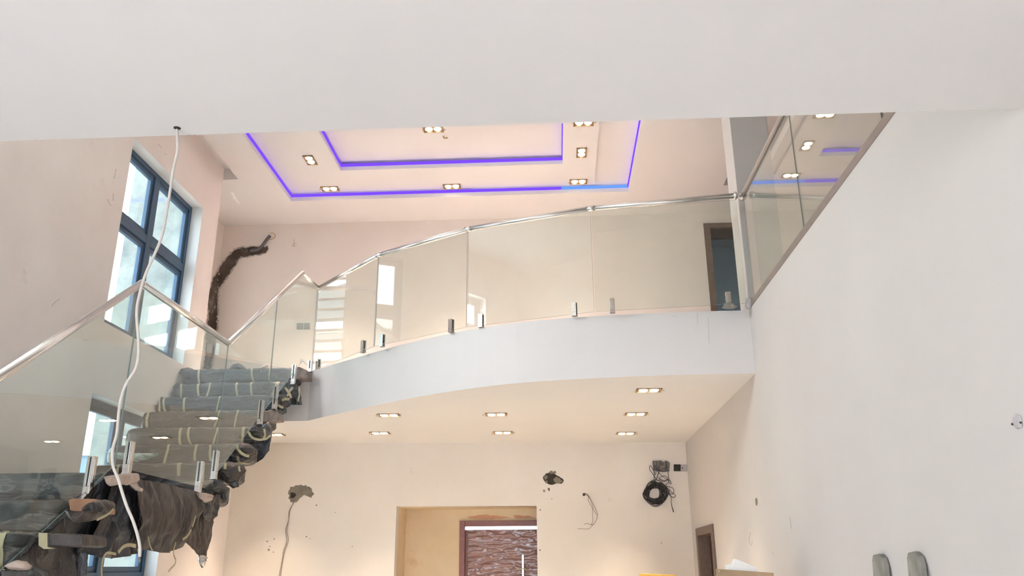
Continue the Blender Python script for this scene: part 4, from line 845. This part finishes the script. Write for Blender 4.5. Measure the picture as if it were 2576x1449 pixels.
b = B(); b.grid(lambda u, v: Vector((c.x+math.cos(u*2*math.pi)*(0.07+0.05*v), 9.6+math.sin(u*2*math.pi)*(0.07+0.05*v), c.z-0.10+0.11*v)), 20, 6, 'pot_dark', True); b.box(c.x-0.1, c.x+0.1, 9.5, 9.7, FL, c.z-0.09, 'exterior_white'); b.build('bowl', e)
rl = random.Random(2)
for k in range(8):
    a = 0.15+0.13*k; b = B(); L_ = rl.uniform(0.18, 0.34)
    P = [Vector((c.x+0.05+L_*t*math.cos(a), 9.6+0.05*math.sin(k), c.z+L_*t*math.sin(a)-0.10*t*t)) for t in (0, .25, .5, .75, 1)]
    b.add([p+Vector((0, 0, w)) for p, w in zip(P, (.012, .02, .02, .014, .002))]+[p-Vector((0, 0.004, w)) for p, w in zip(P, (.012, .02, .02, .014, .002))], [(i, i+1, 6+i, 5+i) for i in range(4)], 'leaf_pale', True); b.build('leaf', e)

# ------------------------------------------------------------------ small marks of a building site: chips, hairline cracks, smears
plain('crack_grey', rgb('BDB5AE'), 0.9, 0, 0.2, 40, 0.1)
plain('red_stain', rgb('C79A7E'), 0.9, 0, 0.2, 9, 0.10)
for x, y, w in ((672, 1362, 2), (690, 1356, 1.5), (679, 1375, 1.5), (676, 1383, 2.5), (688, 1389, 1.5), (796, 1271, 2), (771, 1350, 2), (886, 1375, 1.5), (1664, 1366, 1.5), (1359, 1283, 2), (1358, 1384, 2), (843, 1289, 1.5), (780, 1355, 1.2), (1388, 1255, 1.5)):
    wpatch('plaster_chip', [(x-w, y-w*.6), (x+w, y-w), (x+w*.8, y+w*.7), (x-w*.6, y+w)], 'cement', 0.001, parent=WALL_B, edge=0.002, rough=0.0, n=10)
def crack(parent, pts, pt, nrm, rad=0.0012, m='crack_grey'):
    bb = B(); bb.tube(spline([pt(q)+Vector(nrm)*0.0006 for q in pts], 5), rad, m, 5); bb.build('hairline_crack', parent)
lw = lambda q: on_x(q, XL+0.0005)
for pp in ([(292, 425), (288, 445), (287, 450)], [(285, 486), (284, 503), (287, 502)], [(270, 500), (276, 514), (281, 516)], [(398, 362), (404, 370), (406, 373)], [(415, 385), (418, 390)], [(130, 770), (136, 762), (150, 752)]): crack(WALL_L, pp, lw, (1, 0, 0), 0.0022)
rwp = lambda q: on_x(q, XR-0.0005)
for pp in ([(1889, 1340), (1884, 1358), (1890, 1372), (1893, 1360)], [(1942, 1388), (1946, 1396)], [(1987, 1300), (1991, 1330)], [(2248, 205), (2205, 217)]):
    if pp[0][1] > 300: crack(WALL_R, pp, rwp, (-1, 0, 0), 0.0016)
fy = lambda q: on_y(q, 6.678)
for pp in ([(1754, 790), (1755, 818)], [(1781, 800), (1782, 836), (1784, 862)], [(1898, 778), (1903, 850), (1908, 900)], [(1692, 794), (1698, 796), (1702, 793)]): crack(SLAB, pp, fy, (0, -1, 0), 0.0009)
rp = lambda q: on_y(q, RY-0.0005)
wpatch('red_smear', [(1176, 1300), (1210, 1295), (1250, 1297), (1282, 1301), (1260, 1305), (1210, 1306), (1180, 1305)], 'red_stain', 0.0008, parent=WALL_N, edge=0.02, rough=0.0, pt=rp, nrm=(0, -1, 0), n=50)
wpatch('red_smear', [(1292, 1296), (1330, 1297), (1346, 1303), (1300, 1305)], 'red_stain', 0.0008, parent=WALL_N, edge=0.02, rough=0.0, pt=rp, nrm=(0, -1, 0), n=40)
# wire stub in the raised ceiling centre, grey cloth wads round the clamps at the balcony corner
zi = ZC+TP+TI; c = on_z((1115, 343), zi)
b = B(); b.tube(spline([(c.x, c.y, zi), (c.x+0.01, c.y, zi-0.02), (c.x+0.03, c.y-0.01, zi-0.03), (c.x+0.05, c.y, zi-0.02)], 4), 0.008, 'wire_yellow', 6); b.build('wire_stub', CEIL_U)
bal = bpy.data.objects['balcony_balustrade']
bag(bal, 'cloth_wad', [(1815, 775), (1822, 764), (1836, 759), (1850, 764), (1858, 773), (1850, 777), (1828, 778)], 6.56, 0.035, 'board_grey', 0.02, 41, 16)
bag(bal, 'cloth_wad', [(1874, 770), (1877, 752), (1884, 747), (1892, 750), (1893, 768), (1888, 777), (1878, 777)], 6.60, 0.03, 'switch_grey', 0.015, 42, 16)
